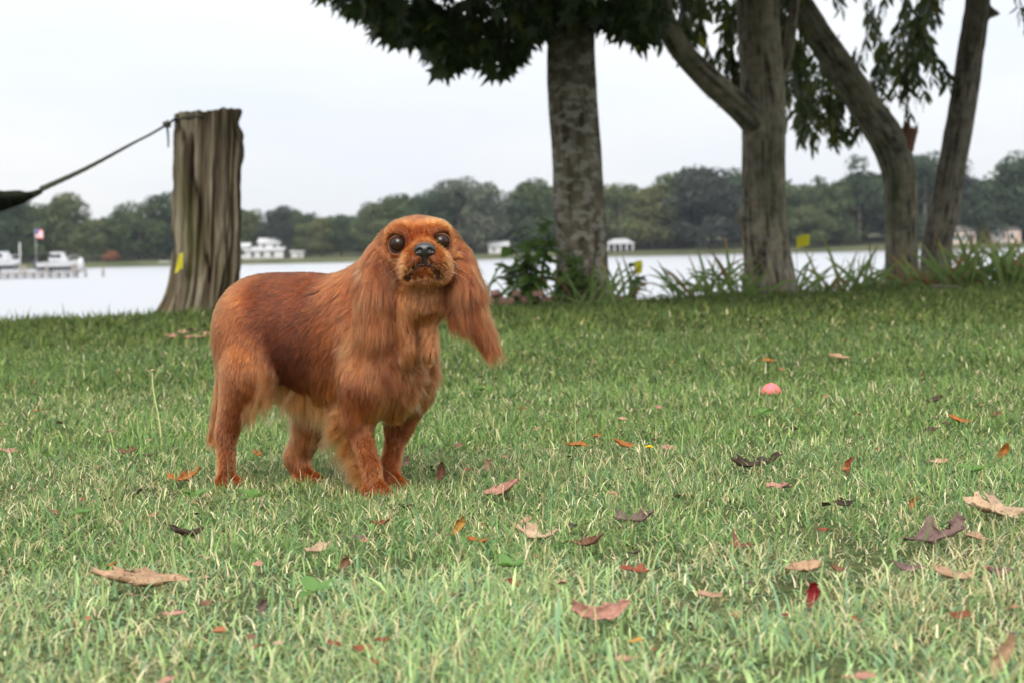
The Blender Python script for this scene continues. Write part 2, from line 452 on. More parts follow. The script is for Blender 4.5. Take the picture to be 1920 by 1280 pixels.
# open pavilion
pp = at(1163, 474, 404); pz = float(ground_z(pp[0], 404))
pav = empty('pavilion', (pp[0], 404, pz), 'grey gabled pavilion with dark open bays right of the spotted trunk', 'pavilion')
link('roof', new_mesh('roof', [(-3.2, -2, 1.5), (3.2, -2, 1.5), (3.2, 2, 1.5), (-3.2, 2, 1.5), (-1.3, -2.1, 2.6), (1.3, -2.1, 2.6), (1.3, 2, 2.6), (-1.3, 2, 2.6)], [(0, 1, 5, 4), (2, 3, 7, 6), (4, 5, 6, 7), (0, 4, 7, 3), (1, 2, 6, 5), (0, 3, 2, 1)]), Mat('pavilion_roof', (0.42, 0.42, 0.44), 0.7).m, pav)
for k in range(5):
    link('post', box_mesh('post', 0.28, 0.28, 1.5), trim_white, pav, (-2.6 + 1.3 * k, -1.7, 0))
link('back_wall', box_mesh('back_wall', 5.8, 0.15, 1.5), Mat('pavilion_shade', (0.10, 0.11, 0.13), 0.8).m, pav, (0, 1.6, 0))

# dock
DOCK_Y = 238.0
d0, d1 = at(-60, 512, DOCK_Y), at(146, 512, DOCK_Y)
dock = empty('dock', (0.5 * (d0[0] + d1[0]), DOCK_Y, LAKE_Z), 'grey wooden dock on many piles reaching in from the left edge', 'dock')
dw = d1[0] - d0[0]; deck_z = at(60, 511, DOCK_Y)[2] - LAKE_Z
for k in range(22):
    link('plank', box_mesh('plank', dw / 22 - 0.03, 2.2, 0.18), wood_grey, dock, (-dw / 2 + dw / 22 * (k + 0.5), 0, deck_z - 0.18))
for k in range(13):
    for yy in (-1.0, 1.0):
        link('pile', tube_mesh('pile', [(0, 0, -1.5), (0.02, 0, deck_z * 0.5), (0, 0, deck_z + (0.9 if k % 3 == 0 else -0.05))], 0.16, 8), wood_grey, dock, (-dw / 2 + 0.4 + (dw - 0.8) / 12 * k, yy, 0))
for (u, v, lb) in ((160, 500, 'mooring pile just past the dock end'), (193, 502, 'lone mooring pile between dock and wooden post')):
    p = at(u, v, DOCK_Y); h = p[2] - LAKE_Z
    tag(link('mooring_pile', tube_mesh('mooring_pile', [(0, 0, -1.5), (0, 0, h * 0.6), (0.03, 0, h)], [0.17, 0.16, 0.15], 8), wood_grey, None, (p[0], DOCK_Y, LAKE_Z)), 'single grey wooden ' + lb, 'pile', 'mooring piles in the lake')

hull_white = Mat('hull_gelcoat', (0.40, 0.41, 0.43), 0.35, 0.4).m
hull_dark = Mat('hull_bottom', (0.03, 0.035, 0.05), 0.5).m
def hull_mesh(name, ln, beam, h):
    n = 14; v, f = [], []
    for i in range(n):
        t = i / (n - 1); w = beam / 2 * (1 - max(0, (t - 0.45) / 0.55) ** 2.2) + 0.02; x = -ln / 2 + ln * t; sh = h * (0.82 + 0.32 * t ** 2)
        keel = 0.0 + 0.55 * h * max(0, (t - 0.7) / 0.3) ** 2
        for (yy, zz) in ((-w, sh), (-w * 0.93, h * 0.35 + keel * 0.6), (0, keel), (w * 0.93, h * 0.35 + keel * 0.6), (w, sh), (w * 0.85, sh - 0.05), (0, sh - 0.02), (-w * 0.85, sh - 0.05)):
            v.append((x, yy, zz))
    for i in range(n - 1):
        for a in range(8):
            f.append((i * 8 + a, i * 8 + (a + 1) % 8, (i + 1) * 8 + (a + 1) % 8, (i + 1) * 8 + a))
    f.append(tuple(range(8))); f.append(tuple((n - 1) * 8 + a for a in range(8))[::-1])
    return new_mesh(name, v, f)
def motor_boat(u, v, ln, rot, label, cabin=True, h=1.15):
    p = at(u, v, DOCK_Y + 1.0)
    b = empty('motor_boat', (p[0], DOCK_Y + 1.0, p[2]), label, 'boat', None, rot)
    link('hull', hull_mesh('hull', ln, ln * 0.32, h), hull_white, b)
    link('boot_stripe', box_mesh('boot_stripe', ln * 0.8, ln * 0.26, 0.18), hull_dark, b, (-ln * 0.06, 0, -0.12))
    if cabin:
        c = link('cabin', new_mesh('cabin', [(-1.1, -0.8, 0), (1.3, -0.75, 0), (1.3, 0.75, 0), (-1.1, 0.8, 0), (-0.8, -0.7, 1.15), (0.7, -0.65, 1.15), (0.7, 0.65, 1.15), (-0.8, 0.7, 1.15)], [(4, 5, 6, 7), (0, 1, 5, 4), (1, 2, 6, 5), (2, 3, 7, 6), (3, 0, 4, 7)]), hull_white, b, (-0.2, 0, h * 0.95))
        link('window', box_mesh('window', 0.75, 0.06, 0.42), glass_dark, c, (0.1, -0.79, 0.45))
        link('window', box_mesh('window', 0.55, 0.06, 0.42), glass_dark, c, (-0.62, -0.78, 0.45))
    link('outboard_motor', new_mesh('outboard_motor', [(-0.25, -0.2, -0.5), (0.15, -0.2, -0.5), (0.15, 0.2, -0.5), (-0.25, 0.2, -0.5), (-0.4, -0.25, 0.7), (0.2, -0.25, 0.8), (0.2, 0.25, 0.8), (-0.4, 0.25, 0.7)], [(0, 3, 2, 1), (4, 5, 6, 7), (0, 1, 5, 4), (1, 2, 6, 5), (2, 3, 7, 6), (3, 0, 4, 7)]), hull_dark, b, (-ln / 2 - 0.1, 0, 0.6))
    rail = link('bow_rail', tube_mesh('bow_rail', [(ln * 0.12, -ln * 0.13, h), (ln * 0.25, -ln * 0.12, h + 0.55), (ln * 0.42, -ln * 0.05, h + 0.62), (ln * 0.46, 0, h + 0.62), (ln * 0.42, ln * 0.05, h + 0.62), (ln * 0.25, ln * 0.12, h + 0.55), (ln * 0.12, ln * 0.13, h)], 0.03, 6), trim_white, b)
    return b
motor_boat(112, 506, 5.6, 0.12, 'white cabin motor boat raised on its lift at the dock end')
motor_boat(6, 503, 4.6, -0.2, 'white boat cut by the left edge at the dock', True, 1.0)
# rounded white cover standing by the bow
bm = bmesh.new(); bmesh.ops.create_uvsphere(bm, u_segments=16, v_segments=10, radius=0.5)
for v_ in bm.verts: v_.co.x *= 0.85 + 0.12 * v_.co.z; v_.co.z = v_.co.z * 1.9 + 0.8; v_.co.y *= 0.8
for f_ in bm.faces: f_.smooth = True
cv = bpy.data.meshes.new('covered_skiff'); bm.to_mesh(cv); bm.free()
p = at(152, 508, DOCK_Y + 0.3)
tag(link('covered_skiff', cv, hull_white, None, (p[0], DOCK_Y + 0.3, LAKE_Z + deck_z)), 'small white covered skiff standing on end at the tip of the dock', 'skiff')
# flag pole
p = at(69, 511, DOCK_Y); top = at(69, 428, DOCK_Y)
fp = empty('flagpole', (p[0], DOCK_Y, LAKE_Z + deck_z), 'thin pole flying a small red and white striped flag above the dock', 'flagpole')
fh = top[2] - (LAKE_Z + deck_z)
link('pole', tube_mesh('pole', [(0, 0, 0), (0, 0, fh * 0.5), (0, 0, fh)], [0.06, 0.05, 0.04], 6), Mat('pole_grey', (0.3, 0.3, 0.3), 0.5).m, fp)
red_m = Mat('flag_red', (0.55, 0.03, 0.04), 0.8).m; blue_m = Mat('flag_blue', (0.03, 0.05, 0.22), 0.8).m; fwhite = Mat('flag_white', (0.8, 0.8, 0.8), 0.8).m
for k in range(7):
    w0 = 0.42 if k < 4 else 0.0
    z1 = fh - 0.08 - 0.155 * k
    v = []
    for i in range(6):
        xx = w0 + (0.95 - w0) * i / 5
        v += [(xx, 0.06 * math.sin(xx * 6), z1 - 0.25 * xx), (xx, 0.06 * math.sin(xx * 6), z1 - 0.155 - 0.25 * xx)]
    link('stripe', new_mesh('stripe', v, [(2 * i, 2 * i + 1, 2 * i + 3, 2 * i + 2) for i in range(5)]), red_m if k % 2 == 0 else fwhite, fp)
link('canton', new_mesh('canton', [(0, 0, fh - 0.08), (0.42, 0.04, fh - 0.185), (0.42, 0.04, fh - 0.80), (0, 0, fh - 0.70)], [(0, 1, 2, 3)]), blue_m, fp)
# mast by the boats
p = at(43, 508, DOCK_Y + 2)
mh = at(43, 455, DOCK_Y + 2)[2] - (LAKE_Z + deck_z)
tag(link('dock_mast', tube_mesh('dock_mast', [(0, 0, -0.3), (0, 0, mh * 0.5), (0.02, 0, mh)], [0.12, 0.1, 0.07], 8), trim_white, None, (p[0], DOCK_Y + 0.8, LAKE_Z + deck_z)), 'pale upright mast between the two boats on the dock', 'mast')
# shrub and lift box
far_tree(208, 470, 403, R_, 'rust', 'rust orange shrub on the far bank between dock and wooden post', None, 'shore_shrub', 1.6)
p = at(310, 499, 398); 
bl = empty('boat_lift', (p[0], 398, LAKE_Z), 'small white covered boat lift at the bank left of the wooden post', 'boat lift')
hz = p[2] - LAKE_Z
for sx in (-0.8, 0.8):
    link('post', box_mesh('post', 0.2, 0.2, hz + 1.0), wood_grey, bl, (sx, 0, -0.6))
link('canopy', box_mesh('canopy', 2.4, 2.0, 0.9), white_paint, bl, (0, 0, hz + 0.1))

# ------------------------------------------------------------------ thin haze over the lake
hz_v = Mat('haze_air'); hz_v.n.remove(hz_v.b)
pv = hz_v.n.new('ShaderNodeVolumePrincipled'); pv.inputs['Color'].default_value = (0.80, 0.88, 1.0, 1); pv.inputs['Density'].default_value = 0.00009
pv.inputs['Anisotropy'].default_value = 0.0
hz_v.l.new(pv.outputs[0], hz_v.out.inputs['Volume'])
hb_ = box_mesh('haze', 1560, 960, 40, True)
ho = link('haze', hb_, hz_v.m, None, (0, 440, -5.4))
tag(ho, 'thin pale haze over the lake and far shore', 'haze', None, 'stuff')
# ------------------------------------------------------------------ the near trees, the post and the hammock
def bark_loft(name, path, n=150, seg=56, ridge=0.012, freq=9.0, seed=0, flare=0.0, cap_top=False, knots=(), twist=0.0, long=0.28):
    """path rows: x, y, z, radius. Returns a mesh of a trunk with ridged bark."""
    s = spline(path, n); c, r = s[:, :3], np.maximum(s[:, 3], 0.01)
    tan = unit(np.gradient(c, axis=0))
    ref = np.array([0, 1.0, 0]); sd = unit(np.cross(tan, ref)); up = unit(np.cross(sd, tan))
    ang = np.linspace(0, 2 * math.pi, seg, endpoint=False)
    A = np.broadcast_to(ang, (n, seg)); 
    ln = np.concatenate([[0], np.cumsum(np.linalg.norm(np.diff(c, axis=0), axis=1))])
    Lg = np.broadcast_to(ln[:, None], (n, seg))
    At = A + twist * Lg
    P = np.stack([np.cos(At) * freq / 6.28 * 2.2, np.sin(At) * freq / 6.28 * 2.2, Lg * freq * long], -1).reshape(-1, 3)
    rd = 1 - np.abs(fbm(P, 3, seed)).reshape(n, seg)
    lump = fbm(np.stack([np.cos(A) * 1.1, np.sin(A) * 1.1, Lg * 1.8], -1).reshape(-1, 3), 3, seed + 9).reshape(n, seg)
    R = r[:, None] * (1 + 0.05 * lump) + ridge * (rd - 0.6)
    if flare:
        root = np.exp(-(ln / 0.22) ** 1.2)[:, None]
        R = R + flare * root * (0.55 + 0.45 * np.sin(A * 5 + seed) + 0.3 * np.sin(A * 2 + seed * 2))
    for (t, a, w, h) in knots:
        da = np.angle(np.exp(1j * (A - a)))
        R = R + h * np.exp(-((Lg - t) / w) ** 2 - (da * r[:, None] / w) ** 2)
    V = c[:, None] + (np.cos(A)[..., None] * sd[:, None] + np.sin(A)[..., None] * up[:, None]) * R[..., None]
    i = np.arange(n - 1)[:, None] * seg; j = np.arange(seg)[None]; j2 = (j + 1) % seg
    Fq = np.stack([i + j, i + j2, i + seg + j2, i + seg + j], -1).reshape(-1, 4)
    me = np_mesh(name, V.reshape(-1, 3), Fq)
    a = me.attributes.new('groove', 'FLOAT', 'POINT'); a.data.foreach_set('value', rd.astype(np.float32).ravel())
    return me, c, r

def bark_mat(name, dark, mid, pale, moss, patch=0.0, spots=9.0):
    m = Mat(name, mid, 0.9, 0.15)
    co = m.coord()
    base = m.ramp(m.attr('groove', 'Fac'), [(0.25, dark), (0.70, mid), (1.0, tuple(x * 1.25 for x in mid))])
    base = m.mix(base, m.ramp(m.noise(co, 14, 5), [(0.3, (0.55, 0.55, 0.55)), (0.7, (1.3, 1.28, 1.22))]), 1.0, 'MULTIPLY')
    if patch:
        fac = m.ramp(m.noise(m.coord((1, 1, 1.7)), spots, 5, 0.55), [(0.50, (0, 0, 0)), (0.56, (patch, patch, patch))])
        base = m.mix(base, pale, fac)
    mf = m.ramp(m.noise(m.coord((1, 1, 0.35)), 3.5, 4), [(0.50, (0, 0, 0)), (0.70, (0.65, 0.65, 0.65))])
    base = m.mix(base, moss, mf)
    m.color(base); m.bump(m.noise(co, 55, 6, 0.7), 0.7, 0.01)
    return m.m
bark_spotted = bark_mat('spotted_bark', (0.070, 0.058, 0.043), (0.155, 0.134, 0.100), (0.37, 0.36, 0.30), (0.085, 0.085, 0.035), 0.6, 11.0)
bark_forked = bark_mat('grey_bark', (0.072, 0.060, 0.044), (0.255, 0.222, 0.165), (0.26, 0.26, 0.22), (0.095, 0.105, 0.060), 0.35, 13.0)
bark_bent = bark_mat('mossy_bark', (0.054, 0.047, 0.034), (0.182, 0.164, 0.118), (0.20, 0.21, 0.17), (0.080, 0.095, 0.050), 0.3, 14.0)
bark_lean = bark_mat('brown_bark', (0.055, 0.048, 0.036), (0.180, 0.160, 0.126), (0.22, 0.21, 0.18), (0.090, 0.090, 0.055), 0.25, 15.0)
stub_wood = Mat('broken_wood', (0.16, 0.075, 0.045), 0.9).m

# ---- leaves
def lobed_leaf(n_lobes=5, droop=0.25):
    """A lobed leaf of unit length lying in x-y, tip along +x, slightly folded and drooping."""
    a = []
    tips = [(-150, 0.30), (-95, 0.52), (-48, 0.72), (0, 1.0), (48, 0.72), (95, 0.52), (150, 0.30)]
    out = []
    for k, (d, r) in enumerate(tips):
        out.append((math.radians(d), r))
        if k < len(tips) - 1:
            d2, r2 = tips[k + 1]; out.append((math.radians((d + d2) / 2), min(r, r2) * 0.60))
    v = [(0.0, 0, 0)] + [(0.30 + 0.72 * r * math.cos(t) * 1.0 - 0.30 * (1 - r) * 0, 0.72 * r * math.sin(t), -droop * (0.72 * r) ** 2 - 0.10 * abs(math.sin(t)) * r) for t, r in out]
    v[0] = (0.30, 0, 0.05)
    f = [(0, k, k + 1) for k in range(1, len(v) - 1)]
    return np.array(v), np.array(f)
def lance_leaf(w=0.17, droop=0.35):
    xs = [0, 0.22, 0.55, 0.82, 1.0]; ws = [0.02, w * 0.9, w, w * 0.55, 0.0]
    v = []
    for x, ww in zip(xs, ws):
        z = -droop * x * x
        v += [(x, -ww, z + 0.12 * ww), (x, 0, z), (x, ww, z + 0.12 * ww)]
    f = []
    for k in range(4):
        for s in (0, 1):
            b = 3 * k + s
            f += [(b, b + 3, b + 4), (b, b + 4, b + 1)]
    return np.array(v), np.array(f)
def plain_leaf(w=0.3):
    return np.array([(0, 0, 0), (0.5, -w, -0.05), (1.0, 0, -0.2), (0.5, w, -0.05)]), np.array([(0, 1, 2), (0, 2, 3)])
def scatter_leaves(name, shape, pos, dirs, ups, sizes, tone):
    v, f = shape; n = len(pos)
    x = unit(dirs); y = unit(np.cross(ups, x)); z = np.cross(x, y)
    B = np.stack([x, y, z], 1)                                    # rows
    V = pos[:, None] + np.einsum('vk,nkj->nvj', v, B) * sizes[:, None, None]
    Fc = (f[None] + (np.arange(n) * len(v))[:, None, None]).reshape(-1, 3)
    me = np_mesh(name, V.reshape(-1, 3), Fc, False)
    set_point_color(me, 'tone', np.repeat(tone, len(v), axis=0))
    return me
def leaf_mat(name, col, back, trans=0.35):
    m = Mat(name, col, 0.5, 0.35)
    c = m.mix(col, m.attr('tone'), 1.0, 'MULTIPLY'); m.color(c)
    t = m.mix(back, m.attr('tone'), 1.0, 'MULTIPLY'); m.translucent(t, trans)
    return m.m
leaf_dark = leaf_mat('maple_leaf', (0.024, 0.040, 0.010), (0.060, 0.100, 0.018), 0.38)
leaf_light = leaf_mat('drooping_leaf', (0.040, 0.060, 0.020), (0.085, 0.115, 0.028), 0.38)

def one_leaf(shape):
    v, f = shape; me = new_mesh('leaf', v, f); set_point_color(me, 'tone', np.ones((len(v), 3))); return me
def place_leaf(me, parent, pos, d, up, size, name='leaf'):
    x = unit(d); y = unit(np.cross(up, x)); z = np.cross(x, y)
    o = bpy.data.objects.new(name, me); COL.objects.link(o); o.parent = parent
    M = Matrix(((x[0], y[0], z[0], pos[0]), (x[1], y[1], z[1], pos[1]), (x[2], y[2], z[2], pos[2]), (0, 0, 0, 1))) @ Matrix.Diagonal((size, size, size, 1))
    o.matrix_parent_inverse = Matrix.Translation(tree_root(parent)).inverted()
    o.matrix_basis = M
    return o
def tree_root(o):
    while o.parent is not None: o = o.parent
    return o.location
def tree_part(name, me, mat, parent):
    o = link(name, me, mat, parent); o.matrix_parent_inverse = Matrix.Translation(tree_root(parent)).inverted(); return o

def to_px(P):
    q = P - C_POS; d = -(q @ C_BACK)
    return 960 + FPX * (q @ C_RIGHT) / d, 640 - FPX * (q @ C_UP) / d

def gpt(u, v, depth):
    return at(u, v, depth)
def trunk_path(rows, depth, top=None):
    """rows: (u, v, radius[, depth])"""
    out = []
    for r in rows:
        p = at(r[0], r[1], r[3] if len(r) > 3 else depth); out.append((*p, r[2]))
    return out

# --- spotted tree
T1_Y = 12.5
p1 = trunk_path([(1092, 566, 0.20), (1090, 520, 0.178), (1088, 450, 0.172), (1082, 300, 0.160), (1072, 150, 0.157), (1070, 40, 0.155), (1070, -160, 0.15), (1066, -420, 0.12), (1070, -800, 0.07)], T1_Y)
p1[0] = (p1[0][0], p1[0][1], -0.25, 0.24)
t1 = empty('lawn_tree', (p1[0][0], T1_Y, 0.0), 'tree with pale spotted bark and low dark lobed leaves behind the dog', 'tree')
me, c1, r1 = bark_loft('trunk', p1, 190, 64, 0.006, 10, 3, flare=0.07)
tree_part('trunk', me, bark_spotted, t1)
def limb(tree, pts, r0, r1_, mat, seed, name='branch'):
    n = len(pts); path = [(*p, r0 + (r1_ - r0) * (k / (n - 1)) ** 0.8) for k, p in enumerate(pts)]
    me, c, r = bark_loft(name, path, 16 + 8 * n, 20, 0.006 * r0 / 0.08, 9, seed)
    tree_part(name, me, mat, tree); return c
base1 = np.array(p1[6][:3])
rg = np.random.default_rng(21)
for k in range(9):
    a = k * 0.70 + 0.3; ln = rg.uniform(2.2, 3.4)
    st = np.array(p1[6][:3]) * (1 - k / 12) + np.array(p1[7][:3]) * (k / 12)
    e = st + np.array([math.cos(a) * ln, math.sin(a) * ln * 0.9, rg.uniform(0.2, 1.4)])
    m_ = (st + e) / 2 + np.array([0, 0, 0.35])
    limb(t1, [st, m_, e], 0.07, 0.018, bark_spotted, 40 + k)
PROF1 = np.array([(560, -30), (596, -8), (640, 22), (690, 34), (730, 78), (752, 92), (790, 66), (826, 128), (850, 140), (884, 112), (940, 148), (962, 130), (990, 78), (1026, 60), (1060, 30), (1110, 30), (1140, 58), (1170, 58), (1200, 88), (1220, 80), (1240, 30), (1270, -10), (1340, -40)])
def crown_points(n, cen, rad, prof, rng, shell=0.0):
    out = []
    tot = 0
    while tot < n:
        q = rng.normal(0, 1, (n, 3)); q = unit(q) * rng.random((n, 1)) ** (1 / 2.2)
        P = cen + q * rad
        u, v = to_px(P)
        lim = np.interp(u, prof[:, 0], prof[:, 1], left=-40, right=-40) - 22 - 26 * fbm(P * 2.6, 2, 13) + rng.normal(0, 6, n)
        clump = (fbm(P * 1.9, 2, 77) > -0.25) & ((fbm(P * 3.4, 2, 71) > -0.12) | (v < -60))
        ok = (v < lim - 8) & clump
        out.append(P[ok]); tot += ok.sum()
    return np.concatenate(out)[:n]
N1 = 38000
P1 = crown_points(N1, np.array([c1[0, 0] - 0.3, T1_Y - 1.4, 4.7]), np.array([4.6, 4.6, 2.9]), PROF1, rg)  # crown enlarged toward the camera, out of view, to shade the far lawn
# a denser hanging apron of low leaves that the frame shows
ap = []
while sum(len(x) for x in ap) < 1200:
    u = rg.uniform(600, 1250, 3000); lim = np.interp(u, PROF1[:, 0], PROF1[:, 1])
    v = lim - 14 - rg.exponential(70, 3000); dp = rg.uniform(11.2, 13.6, 3000)
    P = np.stack([at(a, b, c) for a, b, c in zip(u, v, dp)])
    keep = (fbm(P * np.array([4.2, 1.0, 4.2]), 2, 5) > -0.08) & ~((np.abs(u - 1072) < 48) & (dp < T1_Y - 0.1) & (v > 20))
    ap.append(P[keep])
P1 = np.concatenate([P1] + ap)
def leaf_frames(n, rng, down=0.8):
    d = rng.normal(0, 1, (n, 3)); d[:, 2] = -np.abs(d[:, 2]) * 0.6 - down * 0.6
    up = rng.normal(0, 0.55, (n, 3)) + np.array([0, -0.25, 1.0])
    return unit(d), unit(up)
def tones(n, rng, warm=0.05):
    t = np.exp(rng.normal(0, 0.22, (n, 1))) * np.ones((1, 3)); w = rng.random(n) < warm
    t[w] *= np.array([2.2, 1.6, 0.8]); return t
u_, v_ = to_px(P1); low = np.argsort(-(v_ + rg.normal(0, 14, len(v_)) - np.where((u_ < 0) | (u_ > 1920), 9999, 0)))
single = low[:150]; mass = low[150:]
d_, up_ = leaf_frames(len(P1), rg); sz_ = np.where(np.arange(len(P1)) >= N1, rg.uniform(0.12, 0.20, len(P1)), rg.uniform(0.10, 0.16, len(P1)))
LOB = lobed_leaf()
hid = mass[(v_[mass] < -60) | (u_[mass] < -50) | (u_[mass] > 1970)]; seen = np.setdiff1d(mass, hid)
for part_, shp in ((hid, plain_leaf(0.42)), (seen, LOB)):
    cr1 = tree_part('crown', scatter_leaves('crown', shp, P1[part_], d_[part_], up_[part_], sz_[part_], tones(len(part_), rg)), leaf_dark, t1); cr1['kind'] = 'stuff'
ml = one_leaf(LOB); ml.materials.append(leaf_dark)
for i in single: place_leaf(ml, t1, P1[i], d_[i], up_[i], float(sz_[i]))

# --- forked tree
T2_Y = 13.7
p2 = trunk_path([(1446, 560, 0.23), (1440, 510, 0.185), (1434, 430, 0.165), (1432, 330, 0.155), (1432, 220, 0.160), (1427, 110, 0.155), (1420, 0, 0.150), (1415, -200, 0.13), (1425, -600, 0.08)], T2_Y)
p2[0] = (p2[0][0], p2[0][1], -0.45, 0.27)
t2 = empty('lawn_tree', (p2[0][0], T2_Y, float(ground_z(p2[0][0], T2_Y))), 'thick grey tree with a heavy limb forking off to the left at mid height', 'tree')
me, c2, r2 = bark_loft('trunk', p2, 190, 64, 0.014, 15, 6, flare=0.06, knots=((1.02, 0.2, 0.05, 0.05),))
tree_part('trunk', me, bark_forked, t2)
limb(t2, [at(1440, 262, T2_Y), at(1402, 214, T2_Y - 0.1), at(1362, 178, T2_Y - 0.2), at(1325, 145, T2_Y - 0.3), at(1282, 100, T2_Y - 0.4), at(1252, 50, T2_Y - 0.5), at(1225, -40, T2_Y - 0.6), at(1170, -200, T2_Y - 0.8)], 0.112, 0.065, bark_forked, 51)
limb(t2, [at(1440, 190, T2_Y + 0.1), at(1472, 120, T2_Y + 0.2), at(1484, 50, T2_Y + 0.3), at(1500, -80, T2_Y + 0.4)], 0.06, 0.035, bark_forked, 52)
for k, (e0, e1) in enumerate((((1415, -150), (1560, -420)), ((1420, -250), (1280, -520)))):
    limb(t2, [at(*e0, T2_Y), at((e0[0] + e1[0]) / 2, (e0[1] + e1[1]) / 2 - 30, T2_Y - 0.6), at(*e1, T2_Y - 1.4)], 0.07, 0.02, bark_forked, 55 + k)
# --- bent tree
T3_Y = 15.0
p3 = trunk_path([(1690, 545, 0.135), (1690, 480, 0.130), (1690, 400, 0.128), (1686, 320, 0.135), (1662, 258, 0.138), (1622, 200, 0.128), (1572, 120, 0.118), (1528, 55, 0.112), (1488, -10, 0.108), (1420, -140, 0.095), (1380, -380, 0.07)], T3_Y)
p3[0] = (p3[0][0], p3[0][1], -0.75, 0.17)
t3 = empty('lawn_tree', (p3[0][0], T3_Y, float(ground_z(p3[0][0], T3_Y))), 'mossy tree bending sharply to the left above a broken reddish stub', 'tree')
me, c3, r3 = bark_loft('trunk', p3, 190, 52, 0.011, 15, 8, flare=0.03)
tree_part('trunk', me, bark_bent, t3)
me, _, _ = bark_loft('broken_stub', trunk_path([(1684, 296, 0.085), (1700, 262, 0.078), (1708, 240, 0.055)], T3_Y), 26, 24, 0.02, 18, 4)
sv = me.vertices
for v in sv[-48:]: v.co.z += random.uniform(-0.05, 0.07)
tree_part('broken_stub', me, stub_wood, t3)
# --- leaning tree
T4_Y = 15.3
p4 = trunk_path([(1748, 545, 0.14), (1756, 480, 0.128), (1770, 400, 0.124), (1787, 300, 0.115), (1808, 180, 0.106), (1826, 60, 0.100), (1836, -20, 0.097), (1850, -220, 0.085), (1880, -600, 0.05)], T4_Y)
p4[0] = (p4[0][0], p4[0][1], -0.80, 0.16)
t4 = empty('lawn_tree', (p4[0][0], T4_Y, float(ground_z(p4[0][0], T4_Y))), 'slim brown tree leaning to the right at the right edge of the group', 'tree')
me, c4_, r4 = bark_loft('trunk', p4, 170, 48, 0.009, 15, 12, flare=0.03, knots=((3.05, math.pi, 0.035, 0.09),))
tree_part('trunk', me, bark_lean, t4)
limb(t4, [at(1838, -40, T4_Y), at(1890, -110, T4_Y - 0.3), at(1960, -150, T4_Y - 0.5), at(2040, -170, T4_Y - 0.8)], 0.05, 0.02, bark_lean, 61)

# --- drooping foliage of the right-hand trees: sprays of narrow leaflets on hanging twigs
LAN = lance_leaf()
ll = one_leaf(LAN); ll.materials.append(leaf_light)
twig_mat = Mat('twig', (0.05, 0.04, 0.025), 0.9).m
def spray(u, v, dp, length, lean, rng, n):
    p0 = at(u, v, dp); pts = [p0]; d = unit(np.array([lean, rng.uniform(-0.3, 0.3), -0.7]))
    for k in range(7):
        d = unit(d + np.array([rng.normal(0, 0.12), rng.normal(0, 0.1), -0.16])); pts.append(pts[-1] + d * length / 7)
    pts = np.array(pts); pos, dr, up = [], [], []
    for k in range(n):
        t = (k + 1) / n * 6.99; i = int(t); f = t - i; p = pts[i] * (1 - f) + pts[i + 1] * f
        tg = unit(pts[i + 1] - pts[i]); sd = unit(np.cross(tg, np.array([0.2, 1.0, 0.1]))) * (1 if k % 2 else -1)
        dd = unit(sd * rng.uniform(0.5, 1.0) + tg * 0.6 + np.array([0, rng.normal(0, 0.4), -0.55]))
        pos.append(p); dr.append(dd); up.append(unit(np.array([rng.normal(0, 0.5), -0.5, 1]) + rng.normal(0, 0.3, 3)))
    return pts, np.array(pos), np.array(dr), np.array(up)
PROF2 = np.array([(1150, 20), (1185, 60), (1215, 95), (1245, 60), (1275, 70), (1300, 110), (1330, 170), (1370, 190), (1385, 150), (1395, 130), (1475, 150), (1482, 250), (1510, 285), (1545, 285), (1575, 260), (1600, 250), (1640, 300), (1668, 280), (1690, 200), (1722, 195), (1735, 170), (1750, 60), (1790, 10), (1840, -40)])
def right_foliage(tree, u0, u1, nspray, seed, dps, nsingle):
    rg = np.random.default_rng(seed); pos, dr, up, tw = [], [], [], []
    k = 0
    while k < nspray:
        u = rg.uniform(u0, u1); lim = np.interp(u, PROF2[:, 0], PROF2[:, 1], left=-40, right=-30)
        dp = rg.uniform(*dps); ln = rg.uniform(0.35, 0.75)
        vb = lim - rg.exponential(75) ; v = vb - ln * FPX / dp * 0.95
        if v < -260: continue
        pts, a, b, c = spray(u, v, dp, ln, rg.normal(0, 0.25), rg, int(14 + ln * 16))
        tw.append(pts); pos.append(a); dr.append(b); up.append(c); k += 1
    pos, dr, up = np.concatenate(pos), np.concatenate(dr), np.concatenate(up)
    n = len(pos); sz = rg.uniform(0.085, 0.145, n); tn = tones(n, rg, 0.12)
    u, v = to_px(pos); vis = np.where((v > 8) & (u > 0) & (u < 1920))[0]
    single = rg.choice(vis, min(nsingle, len(vis)), replace=False); msk = np.ones(n, bool); msk[single] = False
    o = tree_part('foliage', scatter_leaves('foliage', LAN, pos[msk], dr[msk], up[msk], sz[msk], tn[msk]), leaf_light, tree); o['kind'] = 'stuff'
    for i in single: place_leaf(ll, tree, pos[i], dr[i], up[i], float(sz[i]))
    tv, tf = [], []
    for pts in tw:
        b = len(tv)
        for q, p in enumerate(pts):
            r = 0.006 * (1 - q / 9)
            for a in range(4): tv.append(p + np.array([math.cos(a * 1.571), math.sin(a * 1.571), 0]) * r)
        for q in range(len(pts) - 1):
            for a in range(4): tf.append((b + q * 4 + a, b + q * 4 + (a + 1) % 4, b + q * 4 + 4 + (a + 1) % 4, b + q * 4 + 4 + a))
    o = tree_part('twigs', new_mesh('twigs', tv, tf), twig_mat, tree); o['kind'] = 'stuff'
def high_crown(tree, cen, rad, n, seed, mat, shape, size):
    rg = np.random.default_rng(seed); P = crown_points(n, np.array(cen), np.array(rad), np.array([(-9999, -45), (9999, -45)]), rg)
    d, up = leaf_frames(n, rg); o = tree_part('crown', scatter_leaves('crown', shape, P, d, up, rg.uniform(*size, n), tones(n, rg)), mat, tree); o['kind'] = 'stuff'
right_foliage(t2, 1170, 1500, 62, 31, (14.1, 15.8), 130)
